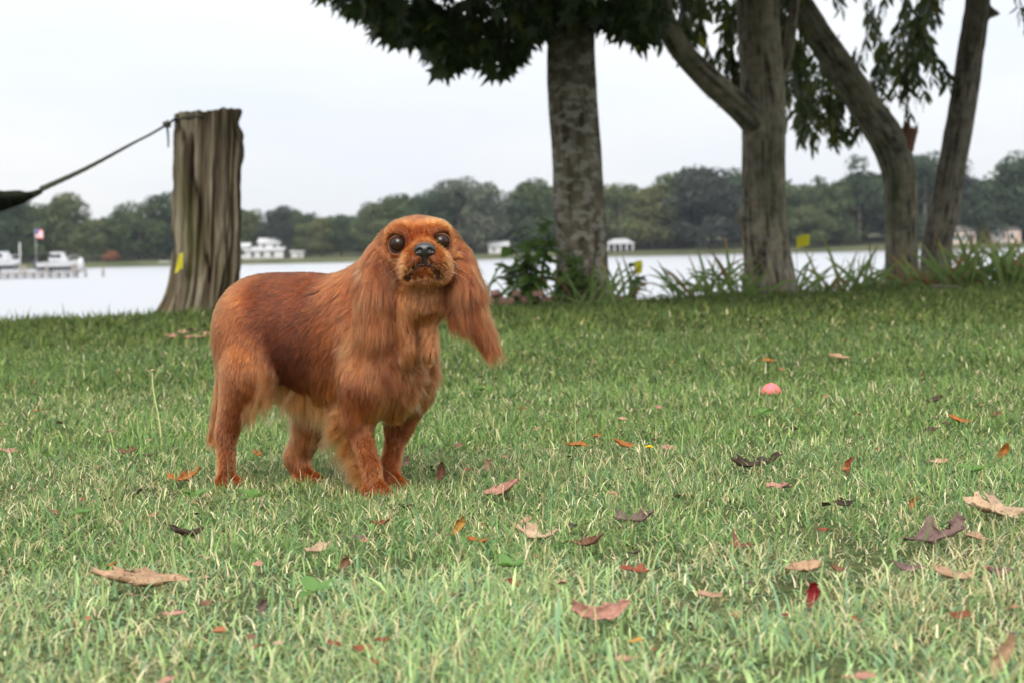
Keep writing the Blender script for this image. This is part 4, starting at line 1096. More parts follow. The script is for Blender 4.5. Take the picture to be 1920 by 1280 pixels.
def build_dog():
    VOX = 0.003
    carve = [(c, r * 1.04, 0.004) for c, r in EYES]
    F, lo = build_field(PRIMS, VOX, [])
    def on_face(pts):
        """Walk each sight line to the face surface."""
        out = []
        for u, v in pts:
            r = unit(ray(u, v)); ts = np.arange(2.75, 3.1, 0.0008)
            val = field_at(F, lo, VOX, C_POS + ts[:, None] * r, False)
            k = np.argmax(val < 0.0); out.append(C_POS + ts[k] * r)
        return out
    MOUTH, MOUTH2 = on_face(MOUTH_PX), on_face(MOUTH2_PX)
    for line in (MOUTH, MOUTH2):
        for a, b in zip(line[:-1], line[1:]):
            for t in np.linspace(0, 1, 6):
                carve.append((a + (b - a) * t, 0.0036, 0.003))
    F, lo = build_field(PRIMS, VOX, carve)
    V, Q = surface_nets(F, lo, VOX)
    me = np_mesh('dog_body', V, Q)
    _, N = field_at(F, lo, VOX, V)
    eye_d = np.min([np.linalg.norm(V - c, axis=1) - r for c, r in EYES], 0)
    mouth_d = np.minimum(poly_dist(V, MOUTH), poly_dist(V, MOUTH2))
    skin = np.tile(np.array([0.115, 0.038, 0.015]), (len(V), 1))
    dark = np.clip(1 - np.maximum(0, np.minimum(eye_d - 0.0015, mouth_d - 0.0035)) / 0.002, 0, 1)[:, None]
    skin = skin * (1 - dark) + np.array([0.012, 0.009, 0.008]) * dark
    set_point_color(me, 'skin', skin)
    dog = empty('dog', (float(DOG_P0[0]) - 0.08, float(DOG_P0[1]) + 0.08, 0.0), 'small ruby red spaniel standing on the grass looking up at the camera', 'dog')
    def part(name, data, mat, parent=dog):
        o = link(name, data, mat)
        o.parent = parent
        o.matrix_parent_inverse = Matrix.Translation(dog.location).inverted()
        return o
    m = Mat('dog_skin', rough=0.6); m.color(m.attr('skin'))
    part('body', me, m.m)
    # ---- eyes: dark wet spheres with a darker pupil
    em = Mat('eye_iris', (0.022, 0.009, 0.005), rough=0.05, spec=0.25)
    pm = Mat('eye_pupil', (0.003, 0.003, 0.003), rough=0.05, spec=0.25)
    for c, r in EYES:
        bm = bmesh.new(); bmesh.ops.create_uvsphere(bm, u_segments=32, v_segments=24, radius=r)
        for f in bm.faces: f.smooth = True
        e = bpy.data.meshes.new('eye'); bm.to_mesh(e); bm.free()
        e.transform(Matrix.Translation(c))
        eo = part('eye', e, em.m)
        fwd = unit(C_POS + np.array([0, 0, 0.25]) - c)
        bm = bmesh.new(); bmesh.ops.create_uvsphere(bm, u_segments=24, v_segments=12, radius=r * 1.004)
        bmesh.ops.delete(bm, geom=[v for v in bm.verts if np.dot(np.array(v.co) / r, fwd) < 0.80], context='VERTS')
        for f in bm.faces: f.smooth = True
        e = bpy.data.meshes.new('pupil'); bm.to_mesh(e); bm.free()
        e.transform(Matrix.Translation(c))
        po = link('pupil', e, pm.m); po.parent = eo
    # ---- lids: a thin shell over each eye with a rounded almond opening
    lm = Mat('eyelid', rough=0.6); lm.color(lm.attr('tone')); lm = lm.m
    for c, r in EYES:
        fw = unit(C_POS - c); sd = unit(np.cross(fw, UZ)); up = np.cross(sd, fw)
        vv, ff, cc = [], [], []; NA, NR = 48, 7
        for a in range(NA):
            q = a / NA * 6.283; ca, sa = math.cos(q), math.sin(q)
            hy = (0.80 if sa > 0 else 0.86)
            op = 1 / math.sqrt((ca / 0.97) ** 2 + (sa / hy) ** 2)            # opening radius in units of r
            for k in range(NR):
                rho = min(op + (1.06 - op) * k / (NR - 1) + 0.0, 1.06); R = 1.075 if k else 1.03
                z = math.sqrt(max(R * R - rho * rho, 0.0))
                vv.append(c + r * (sd * ca * rho + up * sa * rho + fw * z))
                t = min(k / 3.0, 1.0); cc.append(np.array([0.010, 0.007, 0.006]) * (1 - t) + np.array([0.10, 0.032, 0.012]) * t)
        for a in range(NA):
            for k in range(NR - 1):
                b2 = (a + 1) % NA; ff.append((a * NR + k, a * NR + k + 1, b2 * NR + k + 1, b2 * NR + k))
        em_ = new_mesh('eyelid', vv, ff, True); set_point_color(em_, 'tone', np.array(cc)); part('eyelid', em_, lm)
    # ---- nose
    np_ = []
    keep = PRIMS[:]; PRIMS.clear()
    ell(NOSE_C, (0.0095, 0.0150, 0.0105), ax=HEAD_AX, k=0.004)
    ell(NOSE_C + np.array([-0.0085, 0.0010, -0.0015]), (0.0085, 0.0078, 0.0085), ax=HEAD_AX, k=0.004)
    ell(NOSE_C + np.array([0.0085, 0.0010, -0.0015]), (0.0085, 0.0078, 0.0085), ax=HEAD_AX, k=0.004)
    cone(NOSE_C + np.array([0, 0.0, -0.006]), NOSE_C + np.array([0, 0.002, -0.020]), 0.0055, 0.0035, k=0.005)
    nose_prims = PRIMS[:]; PRIMS.clear(); PRIMS.extend(keep)
    ncar = [(NOSE_C + np.array([s * 0.0078, -0.0085, -0.0010]), 0.0036, 0.002) for s in (-1, 1)]
    ncar += [(NOSE_C + np.array([s * 0.0115, -0.0065, -0.0030]), 0.0022, 0.002) for s in (-1, 1)]
    ncar += [(NOSE_C + np.array([0, -0.0105 + 0.002 * t, -0.004 - 0.012 * t]), 0.0012, 0.002) for t in np.linspace(0, 1, 8)]
    NF, nlo = build_field(nose_prims, 0.0008, ncar)
    NV, NQ = surface_nets(NF, nlo, 0.0008)
    nm = Mat('nose_leather', (0.013, 0.012, 0.013), rough=0.38, spec=0.5)
    nm.bump(nm.noise(nm.coord(), 900, 2), 0.35, 0.0006)
    part('nose', np_mesh('nose', NV, NQ), nm.m)

    # ---- dark lips along the mouth line
    lv, lf = [], []
    for line in (MOUTH[1:], MOUTH2):
        pts = np.array(line); tt = np.linspace(0, len(pts) - 1, 26); i = np.minimum(tt.astype(int), len(pts) - 2); f = (tt - i)[:, None]
        c = pts[i] * (1 - f) + pts[i + 1] * f
        tan = unit(np.gradient(c, axis=0)); _, g = field_at(F, lo, VOX, c); sd = np.cross(tan, g)
        b0 = len(lv)
        for k in range(len(c)):
            r = 0.0017 * (1 - 0.85 * (k / 25) ** 1.5)
            for a in range(8):
                q = a / 8 * 6.283
                lv.append(c[k] - g[k] * 0.0012 + (g[k] * math.sin(q) + sd[k] * math.cos(q)) * r)
        for k in range(len(c) - 1):
            for a in range(8):
                lf.append((b0 + k * 8 + a, b0 + k * 8 + (a + 1) % 8, b0 + k * 8 + 8 + (a + 1) % 8, b0 + k * 8 + 8 + a))
    part('lip', new_mesh('lip', lv, lf, True), Mat('lip', (0.035, 0.018, 0.014), 0.6).m)

    # ---- coat
    V0, V1, V2, V3 = (V[Q[:, k]] for k in range(4))
    cen = (V0 + V1 + V2 + V3) / 4
    area = np.linalg.norm(np.cross(V2 - V0, V3 - V1), axis=1) / 2
    K = len(PRIMS)
    def params(P):
        D = np.stack([prim_dist(p, P) for p in PRIMS], 1)
        W = np.exp(-np.clip(D - D.min(1, keepdims=True), 0, 1) / 0.006)
        W /= W.sum(1, keepdims=True)
        return W
    arr = lambda key: np.array([float(p.get(key, 0.0)) for p in PRIMS])
    PL, PLIFT, PWAVE, PDENS, PGRAV, PRAD = (arr(k) for k in ('ln', 'lift', 'wave', 'dens', 'grav', 'radial'))
    PD = np.stack([unit(p['d']) for p in PRIMS]); PC = np.stack([FUR_COL[p['col']] for p in PRIMS])
    def sample(n):
        W = params(cen); pr = area * (W @ PDENS); pr /= pr.sum()
        f = RNG.choice(len(Q), n, p=pr)
        a, b = RNG.random((2, n, 1))
        P = (V0[f] * (1 - a) + V1[f] * a) * (1 - b) + (V3[f] * (1 - a) + V2[f] * a) * b
        ed = np.min([np.linalg.norm(P - c, axis=1) - r for c, r in EYES], 0)
        md = np.minimum(poly_dist(P, MOUTH), poly_dist(P, MOUTH2))
        nd = np.linalg.norm((P - NOSE_C) / np.array([0.0175, 0.014, 0.014]), axis=1)
        return P[(ed > 0.0045) & (md > 0.0050) & (nd > 1.0)]
    def guides(P, lscale=1.0):
        W = params(P)
        _, n = field_at(F, lo, VOX, P)
        ln = (W @ PL) * lscale; lift = W @ PLIFT; wave = W @ PWAVE; grav = W @ PGRAV; rad = (W @ PRAD)[:, None]
        away = unit(P - (NOSE_C + np.array([0, 0.012, -0.004])))
        d = (W @ PD) * (1 - rad) + away * rad
        jit = np.stack([fbm(P * 45 + 3 * k, 2, k) for k in range(3)], 1)
        d = unit(d) + 0.22 * jit * (0.3 + wave[:, None])
        d = unit(d - (d * n).sum(1, keepdims=True) * n)
        cur = unit(d + lift[:, None] * n)
        ed = np.min([np.linalg.norm(P - c, axis=1) - r for c, r in EYES], 0)
        nd = np.linalg.norm(P - NOSE_C, axis=1)
        ln = ln * np.clip((ed - 0.002) / 0.016, 0.22, 1) * np.clip(nd / 0.05, 0.5, 1) * np.clip((np.minimum(poly_dist(P, MOUTH), poly_dist(P, MOUTH2)) - 0.002) / 0.012, 0.2, 1)
        S = 7
        out = np.zeros((len(P), S + 1, 3)); out[:, 0] = P - n * 0.001
        ph = fbm(P * 14, 2, 5) * 6.0
        side = unit(np.cross(cur, n))
        pos = P.copy()
        for i in range(S):
            st = (ln / S)[:, None]
            ang = ph + (i / S) * (ln / 0.030) * 6.28
            cur = unit(cur + (wave * 0.42 * np.sin(ang))[:, None] * side + grav[:, None] * np.array([0, 0, -1]) * 0.6)
            pos = pos + cur * st
            val, g = field_at(F, lo, VOX, pos)
            want = 0.0012 + 0.0006 * i
            push = np.clip(want - val, 0, 0.01)[:, None]
            pos = pos + g * push
            # hair that leans into the body slides along it
            into = np.minimum((cur * g).sum(1), 0)[:, None] * (val < 0.004)[:, None]
            cur = unit(cur - into * g)
            out[:, i + 1] = pos
        return out, W
    def make_coat(name, guide_roots, child_roots, lscale, r0, clump, mat, tint=1.0):
        G, _ = guides(guide_roots, lscale)
        kd = kdtree.KDTree(len(guide_roots))
        for i, p in enumerate(guide_roots): kd.insert(p, i)
        kd.balance()
        gi = np.array([kd.find(p)[1] for p in child_roots])
        off = child_roots - guide_roots[gi]
        g = G[gi]
        S = g.shape[1]
        t = np.linspace(0, 1, S)[None, :, None]
        j = RNG.uniform(0.62, 1.05, (len(gi), 1, 1))
        W = params(child_roots); cl = (clump * np.clip((W @ PL - 0.008) / 0.025, 0.12, 1))[:, None, None]
        P = child_roots[:, None] + (g - g[:, :1]) * j - off[:, None] * cl * t ** 1.2
        fr = RNG.normal(0, 1, (len(gi), 1, 3)) * np.linalg.norm(g[:, -1:] - g[:, :1], axis=2, keepdims=True) * 0.05
        P = P + fr * t ** 1.5
        W = params(child_roots)
        col = W @ PC
        ln = (W @ PL)[:, None]
        # long feathering bleaches, the saddle and flank are deeper
        nb = fbm(child_roots * 22, 3, 11)[:, None]
        gj = RNG.normal(0, 0.26, (len(guide_roots), 1))[gi]
        col = col * np.exp(0.28 * nb + gj + RNG.normal(0, 0.12, (len(gi), 1))) * tint
        mixp = np.clip((ln - 0.03) / 0.06, 0, 0.3) * np.clip(0.2 + nb, 0, 1)
        col = col * (1 - mixp) + FUR_COL[PALE] * mixp
        hc = bpy.data.hair_curves.new(name)
        hc.add_curves([S] * len(gi))
        hc.attributes['position'].data.foreach_set('vector', np.ascontiguousarray(P, dtype=np.float32).ravel())
        rad = (r0 * (1 - 0.8 * np.linspace(0, 1, S) ** 1.5))[None] * RNG.uniform(0.7, 1.2, (len(gi), 1))
        ra = hc.attributes.get('radius') or hc.attributes.new('radius', 'FLOAT', 'POINT')
        ra.data.foreach_set('value', rad.astype(np.float32).ravel())
        ca = hc.attributes.new('fur', 'FLOAT_COLOR', 'CURVE')
        c4 = np.ones((len(gi), 4), dtype=np.float32); c4[:, :3] = np.clip(col, 0.003, 0.9)
        ca.data.foreach_set('color', c4.ravel())
        return part(name, hc, mat)
    hm = bpy.data.materials.new('fur'); hm.use_nodes = True
    hn, hl = hm.node_tree.nodes, hm.node_tree.links
    hn.remove(hn['Principled BSDF'])
    hb = hn.new('ShaderNodeBsdfHairPrincipled')
    hb.parametrization = 'COLOR'
    hb.inputs['Roughness'].default_value = 0.28
    hb.inputs['Radial Roughness'].default_value = 0.45
    hb.inputs['Coat'].default_value = 0.0
    hb.inputs['IOR'].default_value = 1.35
    hb.inputs['Random Roughness'].default_value = 0.2
    ha = hn.new('ShaderNodeAttribute'); ha.attribute_name = 'fur'
    hl.new(ha.outputs['Color'], hb.inputs['Color'])
    hl.new(hb.outputs[0], hn['Material Output'].inputs[0])
    make_coat('coat', sample(16000), sample(DOG_HAIRS), 1.0, 0.00028, 0.8, hm)

    # ---- feathering: long fringes on ears, chest, belly, legs and tail
    def fringe(name, lines, n, ln, d, col, wave=0.35, r0=0.00030, spread=0.006):
        """Locks rooted along lines of body points (with an own hanging direction and length)."""
        roots, lens, dirs = [], [], []
        for (pts, l0, l1, dd, k) in lines:
            pts = np.array(pts); q = RNG.random(k) * (len(pts) - 1); i = np.minimum(q.astype(int), len(pts) - 2); f = (q - i)[:, None]
            roots.append(pts[i] * (1 - f) + pts[i + 1] * f); 
            tt = (q / (len(pts) - 1)); lens.append(l0 + (l1 - l0) * tt); dirs.append(np.tile(unit(np.array(dd, float)), (k, 1)))
        R, Ln, Dr = np.concatenate(roots), np.concatenate(lens), np.concatenate(dirs)
        R = R + RNG.normal(0, spread, R.shape)
        val, g = field_at(F, lo, VOX, R)
        R = R - g * np.clip(val + 0.002, -0.02, 0.03)[:, None]
        S = 9; m = 26
        lock = unit(Dr + RNG.normal(0, 0.16, Dr.shape)); Ln = Ln * RNG.uniform(0.6, 1.1, len(Ln))
        ph = RNG.uniform(0, 6.28, len(R)); side = unit(np.cross(lock, np.array([0, 1, 0.0])))
        pos = R.copy(); path = [pos]
        cur = lock.copy()
        for i in range(S - 1):
            ang = ph + i / S * Ln / 0.04 * 6.28
            cur = unit(cur + (wave * np.sin(ang))[:, None] * side * 0.5 + np.array([0, 0, -1]) * 0.10)
            pos = pos + cur * (Ln / (S - 1))[:, None]
            val, g = field_at(F, lo, VOX, pos)
            pos = pos + g * np.clip(0.002 + 0.001 * i - val, 0, 0.008)[:, None] * (i > 0)
            path.append(pos)
        G = np.stack(path, 1)
        G = np.repeat(G, m, 0); k = len(G)
        t = np.linspace(0, 1, S)[None, :, None]
        P = G[:, :1] + (G - G[:, :1]) * RNG.uniform(0.6, 1.05, (k, 1, 1)) + RNG.normal(0, 0.0032, (k, 1, 3)) * (1 - 0.45 * t) + RNG.normal(0, 1, (k, 1, 3)) * np.repeat(Ln, m)[:, None, None] * 0.055 * t ** 1.6
        base = FUR_COL[col[0]]; tip = FUR_COL[col[1]]
        mixf = np.repeat(np.clip(RNG.normal(0.5, 0.3, len(R)), 0, 1), m)[:, None]
        cc = np.exp(np.log(base) * (1 - mixf) + np.log(tip) * mixf) * np.exp(RNG.normal(0, 0.15, (k, 1)))
        hc = bpy.data.hair_curves.new(name); hc.add_curves([S] * k)
        hc.attributes['position'].data.foreach_set('vector', np.ascontiguousarray(P, dtype=np.float32).ravel())
        rad = (r0 * (1 - 0.85 * np.linspace(0, 1, S) ** 1.5))[None] * RNG.uniform(0.7, 1.2, (k, 1))
        ra = hc.attributes.get('radius') or hc.attributes.new('radius', 'FLOAT', 'POINT')
        ra.data.foreach_set('value', rad.astype(np.float32).ravel())
        ca = hc.attributes.new('fur', 'FLOAT_COLOR', 'CURVE')
        c4 = np.ones((k, 4), dtype=np.float32); c4[:, :3] = np.clip(cc, 0.003, 0.9); ca.data.foreach_set('color', c4.ravel())
        return part(name, hc, hm)
    # right fore leg feather sweeps back and down
    fringe('leg_feather', [([L(650, 740, 0.055), L(648, 790, 0.055)], 0.060, 0.070, dv(0.85, 0, -0.60), 75),
                           ([L(648, 790, 0.055), L(682, 868, 0.050), L(690, 900, 0.05)], 0.075, 0.038, dv(0.95, 0, -0.40), 110)], 0, 0, 0, (GOLD, PALE))
    # thigh feather
    fringe('thigh_feather', [([L(496, 672, 0.05), L(488, 720, 0.055), L(466, 765, 0.055)], 0.045, 0.055, dv(0.0, 0, -1), 60),
                             ([L(560, 745, -0.05), L(600, 800, -0.05)], 0.045, 0.05, dv(0.2, 0, -1), 40)], 0, 0, 0, (GOLD, PALE))
    # belly fringe
    fringe('belly_fringe', [([L(535, 715, 0.0), L(570, 745, 0.01), L(640, 762, 0.02)], 0.070, 0.055, dv(0.25, 0, -1), 90)], 0, 0, 0, (GOLD, PALE), spread=0.012)
    fringe('tail_feather', [([L(414, 770), L(402, 815)], 0.035, 0.035, dv(0.25, 0, -1), 26)], 0, 0, 0, (RED, GOLD))
    fringe('ear_fringe', [([H(690, 560, 0.012), H(706, 600, 0.03), H(718, 560, 0.03)], 0.065, 0.06, (-0.12, 0, -1), 60),
                          ([H(682, 520, 0.0), H(684, 600, 0.01), H(690, 645, 0.012)], 0.05, 0.05, (-0.1, 0, -1), 40)], 0, 0, 0, (RED, GOLD), wave=0.75)
    fringe('ear_fringe', [([H(866, 545, 0.012), H(880, 580, 0.012), H(900, 610, 0.004)], 0.060, 0.055, (0.55, 0, -1), 70),
                          ([H(886, 520, 0.0), H(890, 570, 0.0)], 0.055, 0.075, (0.30, 0, -1), 30),
                          ([H(852, 540, 0.0), H(852, 585, 0.0)], 0.045, 0.035, (0.1, 0, -1), 24)], 0, 0, 0, (RED, GOLD), wave=0.7)
    fringe('chest_fringe', [([L(715, 640, 0.05), L(740, 690, 0.05), L(770, 720, 0.02)], 0.05, 0.05, (0, 0, -1), 50),
                            ([L(800, 650, -0.04), L(812, 700, -0.05)], 0.05, 0.045, (0.05, 0, -1), 30)], 0, 0, 0, (RED, GOLD), wave=0.7)
    # wavy locks lying over ears, neck and chest
    fringe('wavy_locks', [([H(712, 478, 0.02), H(708, 520, 0.03), H(706, 560, 0.034)], 0.045, 0.060, (-0.05, 0, -1), 70),
                          ([H(690, 490, 0.01), H(686, 540, 0.02), H(688, 590, 0.025)], 0.045, 0.055, (-0.12, 0, -1), 50),
                          ([L(668, 560, 0.05), L(655, 620, 0.065), L(690, 640, 0.065)], 0.045, 0.05, dv(0.35, 0, -1), 60),
                          ([L(720, 600, 0.04), L(738, 650, 0.05), L(722, 700, 0.06)], 0.045, 0.045, dv(0.05, 0, -1), 60),
                          ([L(770, 640, 0.02), L(780, 690, 0.0), L(770, 730, 0.01)], 0.040, 0.045, (0.02, 0, -1), 50)], 0, 0, 0, (DEEP, PALE), wave=0.95, r0=0.00026, spread=0.010)
    fringe('wavy_locks', [([H(864, 480, 0.015), H(872, 530, 0.03), H(878, 570, 0.025)], 0.040, 0.060, (0.12, 0, -1), 60),
                          ([H(884, 500, 0.0), H(886, 560, 0.01)], 0.045, 0.06, (0.28, 0, -1), 30)], 0, 0, 0, (DEEP, PALE), wave=0.85, r0=0.00026, spread=0.008)
    # whiskers
    wr, wd = [], []
    for (u, v, s) in ((768, 490, -1), (766, 497, -1), (770, 503, -1), (764, 508, -1), (828, 488, 1), (830, 495, 1), (826, 502, 1), (832, 506, 1)):
        wr.append(H(u, v, 0.055)); wd.append(unit(np.array([s * 1.0, -0.35, RNG.uniform(-0.55, 0.25)])))
    wr, wd = np.array(wr), np.array(wd); val, g = field_at(F, lo, VOX, wr); wr = wr - g * val[:, None]
    S = 7; wt = np.linspace(0, 1, S)[None, :, None]
    WP = wr[:, None] + wd[:, None] * wt * RNG.uniform(0.025, 0.045, (len(wr), 1, 1)) + np.array([0, 0.012, -0.010]) * wt ** 2
    hc = bpy.data.hair_curves.new('whiskers'); hc.add_curves([S] * len(wr))
    hc.attributes['position'].data.foreach_set('vector', WP.astype(np.float32).ravel())
    ra = hc.attributes.get('radius') or hc.attributes.new('radius', 'FLOAT', 'POINT')
    ra.data.foreach_set('value', np.tile(0.00018 * (1 - 0.8 * np.linspace(0, 1, S)), len(wr)).astype(np.float32))
    part('whiskers', hc, Mat('whisker', (0.55, 0.42, 0.30), 0.5).m)
    return dog

DOG_HAIRS = 300000
build_dog()
# ------------------------------------------------------------------ bank plants, flags, bricks
def blade_mesh(name, ln, w, lean, bend, seg=9):
    """Sword leaf: rises along z, leans along +x, v-folded, brown towards the tip."""
    v, f, tt = [], [], []
    x = z = 0.0; a = lean
    for i in range(seg + 1):
        t = i / seg; ww = w * (0.55 + 0.6 * t if t < 0.35 else 0.76 * (1 - ((t - 0.35) / 0.65) ** 2.2) + 0.01)
        v += [(x - math.cos(a) * ww, 0, z + math.sin(a) * ww), (x, 0.25 * ww, z), (x + math.cos(a) * ww, 0, z - math.sin(a) * ww)]; tt += [t] * 3
        a += bend / seg * (0.4 + 1.2 * t); x += math.sin(a) * ln / seg; z += math.cos(a) * ln / seg
    for i in range(seg):
        for s in (0, 1):
            b = 3 * i + s; f.append((b, b + 1, b + 4, b + 3))
    me = new_mesh(name, v, f, True)
    t = np.array(tt)[:, None]; c = np.where(t > 0.80, 1.0, 0.0)
    g = np.array([0.185, 0.275, 0.085]); y = np.array([0.30, 0.25, 0.07]); br = np.array([0.40, 0.21, 0.09])
    k1 = np.clip((t - 0.62) / 0.15, 0, 1); k2 = np.clip((t - 0.78) / 0.12, 0, 1)
    return me, t, g, y, br, k1, k2
sword_mat = Mat('sword_leaf', (0.08, 0.13, 0.04), 0.5, 0.3)
c_ = sword_mat.attr('tone'); sword_mat.color(c_); sword_mat.translucent(c_, 0.5); sword_mat = sword_mat.m
rg = np.random.default_rng(77)
BLADES = []
for k in range(14):
    me, t, g, y, br, k1, k2 = blade_mesh('blade', 1.0, rg.uniform(0.030, 0.046), rg.uniform(-0.1, 0.15), rg.uniform(0.6, 2.4) if k > 4 else rg.uniform(0.05, 0.4))
    dry = k % 3 == 0
    gg = g * rg.uniform(0.75, 1.25)
    col = gg * (1 - k1 * 0.8) + y * k1 * 0.8; col = col * (1 - k2) + br * k2
    if not dry: col = gg * (1 - k2 * 0.6) + y * k2 * 0.6
    if k in (6, 9): col = np.tile(np.array([0.26, 0.15, 0.07]), (len(t), 1)) * (0.8 + 0.4 * t)
    set_point_color(me, 'tone', col); me.materials.append(sword_mat); BLADES.append(me)
def iris(u, depth, n, h, spread, label, vb=None, lean=0.0, tall=0):
    x = at(u, 560, depth)[0]; z = float(ground_z(x, depth)) - 0.02
    t = empty('iris_clump', (x, depth, z), label, 'plant', 'sword-leaf plants along the bank')
    for k in range(int(n * 2.0)):
        me = BLADES[int(rg.integers(0, len(BLADES)))] if k >= tall else BLADES[int(rg.integers(0, 5))]
        o = bpy.data.objects.new('blade', me); COL.objects.link(o); o.parent = t
        o.location = (rg.normal(0, spread * 0.35), rg.normal(0, spread * 0.25), 0)
        a = ((0.0 if rg.random() < 0.5 else math.pi) if rg.random() > abs(lean) else (0.0 if lean > 0 else math.pi)) + rg.normal(0, 0.65)
        o.rotation_euler = (rg.normal(0, 0.12), rg.uniform(0.05, 0.85 if k >= tall else 0.30), a)
        hh = 1.18 * h * rg.uniform(0.55, 1.0) * (1.12 if k < tall else 1.0); o.scale = (hh, hh * 1.0, hh)
    return t
iris(905, 12.7, 6, 0.38, 0.08, 'upright sword leaves with orange tips right behind the ear of the dog', tall=3)
iris(958, 12.9, 10, 0.28, 0.25, 'low tuft of sword leaves above the bricks')
iris(1052, 12.2, 10, 0.30, 0.20, 'sword leaves at the left foot of the spotted trunk')
iris(1120, 12.1, 12, 0.30, 0.25, 'sword leaves in front of the spotted trunk', tall=2)
iris(1172, 12.6, 9, 0.32, 0.22, 'sword leaves beside the yellow marker at the spotted trunk', lean=0.3)
iris(1300, 13.2, 12, 0.36, 0.22, 'arching sword leaves halfway between the spotted and the forked trunk', lean=-0.7)
iris(1368, 13.4, 14, 0.42, 0.22, 'tall sword leaves at the left foot of the forked trunk', lean=-0.3, tall=3)
iris(1412, 13.2, 8, 0.32, 0.18, 'drying sword leaves in front of the forked trunk')
iris(1500, 13.7, 10, 0.36, 0.22, 'sword leaves at the right foot of the forked trunk', lean=0.3)
iris(1552, 13.9, 9, 0.38, 0.22, 'thin sword leaves below the small square yellow flag', tall=2)
iris(1612, 14.1, 12, 0.42, 0.24, 'sword leaves with a brown spike left of the bent trunk', tall=3)
iris(1668, 14.2, 10, 0.26, 0.30, 'low browning sword leaves at the foot of the bent trunk')
iris(1735, 14.2, 14, 0.40, 0.28, 'wide arching sword leaves in front of the two leaning trunks', lean=-0.7)
iris(1790, 14.2, 20, 0.44, 0.28, 'dense sword leaves right of the leaning trunk', tall=4)
iris(1838, 14.4, 20, 0.48, 0.28, 'tallest clump of sword leaves with orange spikes before the pinkish house', tall=6)
iris(1885, 14.3, 20, 0.44, 0.28, 'thick sword leaves close to the right edge', tall=4)
iris(1930, 14.3, 18, 0.42, 0.28, 'sword leaves cut by the right edge', tall=3)

# leafy sapling climbing beside the spotted trunk
sap_leaf = leaf_mat('sapling_leaf', (0.070, 0.130, 0.028), (0.12, 0.20, 0.035), 0.38)
def oval_leaf(w=0.34, droop=0.3):
    xs = [0, 0.18, 0.45, 0.75, 1.0]; ws = [0.02, w * 0.8, w, w * 0.62, 0.0]; v, f = [], []
    for x, ww in zip(xs, ws):
        z = -droop * x * x; v += [(x, -ww, z + 0.15 * ww), (x, 0, z), (x, ww, z + 0.15 * ww)]
    for k in range(4):
        for s in (0, 1):
            b = 3 * k + s; f += [(b, b + 3, b + 4), (b, b + 4, b + 1)]
    return np.array(v), np.array(f)
OVAL = oval_leaf(); ol = one_leaf(OVAL); ol.materials.append(sap_leaf)
stem_m = Mat('green_stem', (0.06, 0.065, 0.03), 0.8).m
def sapling(u, depth, tips, label, leaf_n, size):
    b = at(u, 570, depth); b[2] = float(ground_z(b[0], depth)) - 0.02
    t = empty('sapling', tuple(b), label, 'sapling')
    for (tu, tv, td) in tips:
        e = at(tu, tv, td); m1 = b + (e - b) * 0.5 + np.array([rg.normal(0, 0.04), 0, 0.05]); s = spline([b, m1, e], 16)
        o = link('stem', tube_mesh('stem', s, np.linspace(0.010, 0.003, 16), 6), stem_m, t); o.matrix_parent_inverse = Matrix.Translation(t.location).inverted()
        for k in range(leaf_n):
            q = s[int(rg.uniform(4, 15.9))]; d = np.array([rg.normal(0, 1), rg.normal(0, 0.7), rg.uniform(-0.5, 0.3)])
            place_leaf(ol, t, q + rg.normal(0, 0.012, 3), d, np.array([rg.normal(0, 0.4), -0.5, 1.0]), float(rg.uniform(*size)))
    return t
sapling(1005, 12.3, [(975, 432, 12.3), (960, 465, 12.2), (1012, 412, 12.4), (990, 478, 12.1), (1020, 470, 12.2), (950, 500, 12.2), (1030, 440, 12.3)], 'bushy green sapling growing against the left side of the spotted trunk', 22, (0.07, 0.12))
sapling(960, 12.5, [(930, 520, 12.5), (955, 500, 12.5), (985, 520, 12.4), (1010, 530, 12.4)], 'low leafy shoots between the dog and the spotted trunk', 14, (0.05, 0.09))
sapling(1080, 12.2, [(1062, 470, 12.25), (1090, 480, 12.2), (1075, 510, 12.15), (1110, 505, 12.2), (1045, 505, 12.2), (1100, 530, 12.1)], 'green creeper leaves around the foot of the spotted trunk', 15, (0.05, 0.085))
sapling(1190, 12.7, [(1178, 498, 12.7), (1196, 520, 12.7)], 'curled dark leafy shoot right of the spotted trunk', 9, (0.05, 0.08))

# marker flags on wire
flag_y = Mat('marker_yellow', (0.62, 0.56, 0.015), 0.5); flag_y.translucent((0.62, 0.56, 0.02), 0.35); flag_y = flag_y.m
wire = Mat('wire', (0.12, 0.12, 0.12), 0.4).m
def marker(u, v, depth, w, h, rot, label, tilt=0.0, fold=0.0):
    p = at(u, v, depth); z0 = float(ground_z(p[0], depth))
    t = empty('marker_flag', (p[0], depth, z0), label, 'flag', 'yellow marker flags', rot)
    zt = p[2] - z0 + h / 2
    link('wire', tube_mesh('wire', [(0, 0, -0.05), (0.004, 0, zt * 0.5), (0, 0, zt + 0.01)], 0.0022, 5), wire, t)
    vv, ff = [], []
    for i in range(7):
        for j in range(5):
            a, b = i / 6, j / 4
            vv.append((a * w, 0.012 * math.sin(a * 5 + b) + fold * a * w * b, zt - h * b - tilt * a * w * (1.0) + 0.006 * math.sin(a * 4)))
    for i in range(6):
        for j in range(4):
            ff.append((i * 5 + j, i * 5 + j + 1, (i + 1) * 5 + j + 1, (i + 1) * 5 + j))
    link('sheet', new_mesh('sheet', vv, ff, True), flag_y, t)
marker(1493, 458, 13.4, 0.095, 0.080, 0.1, 'square yellow marker flag just right of the forked trunk', -0.35)
marker(1190, 506, 12.6, 0.055, 0.085, 0.5, 'yellow marker flag among the leaves right of the spotted trunk', -0.4)
marker(344, 489, 11.9, 0.055, 0.10, 2.6, 'folded yellow marker flag in front of the wooden post', 0.5, 0.5)

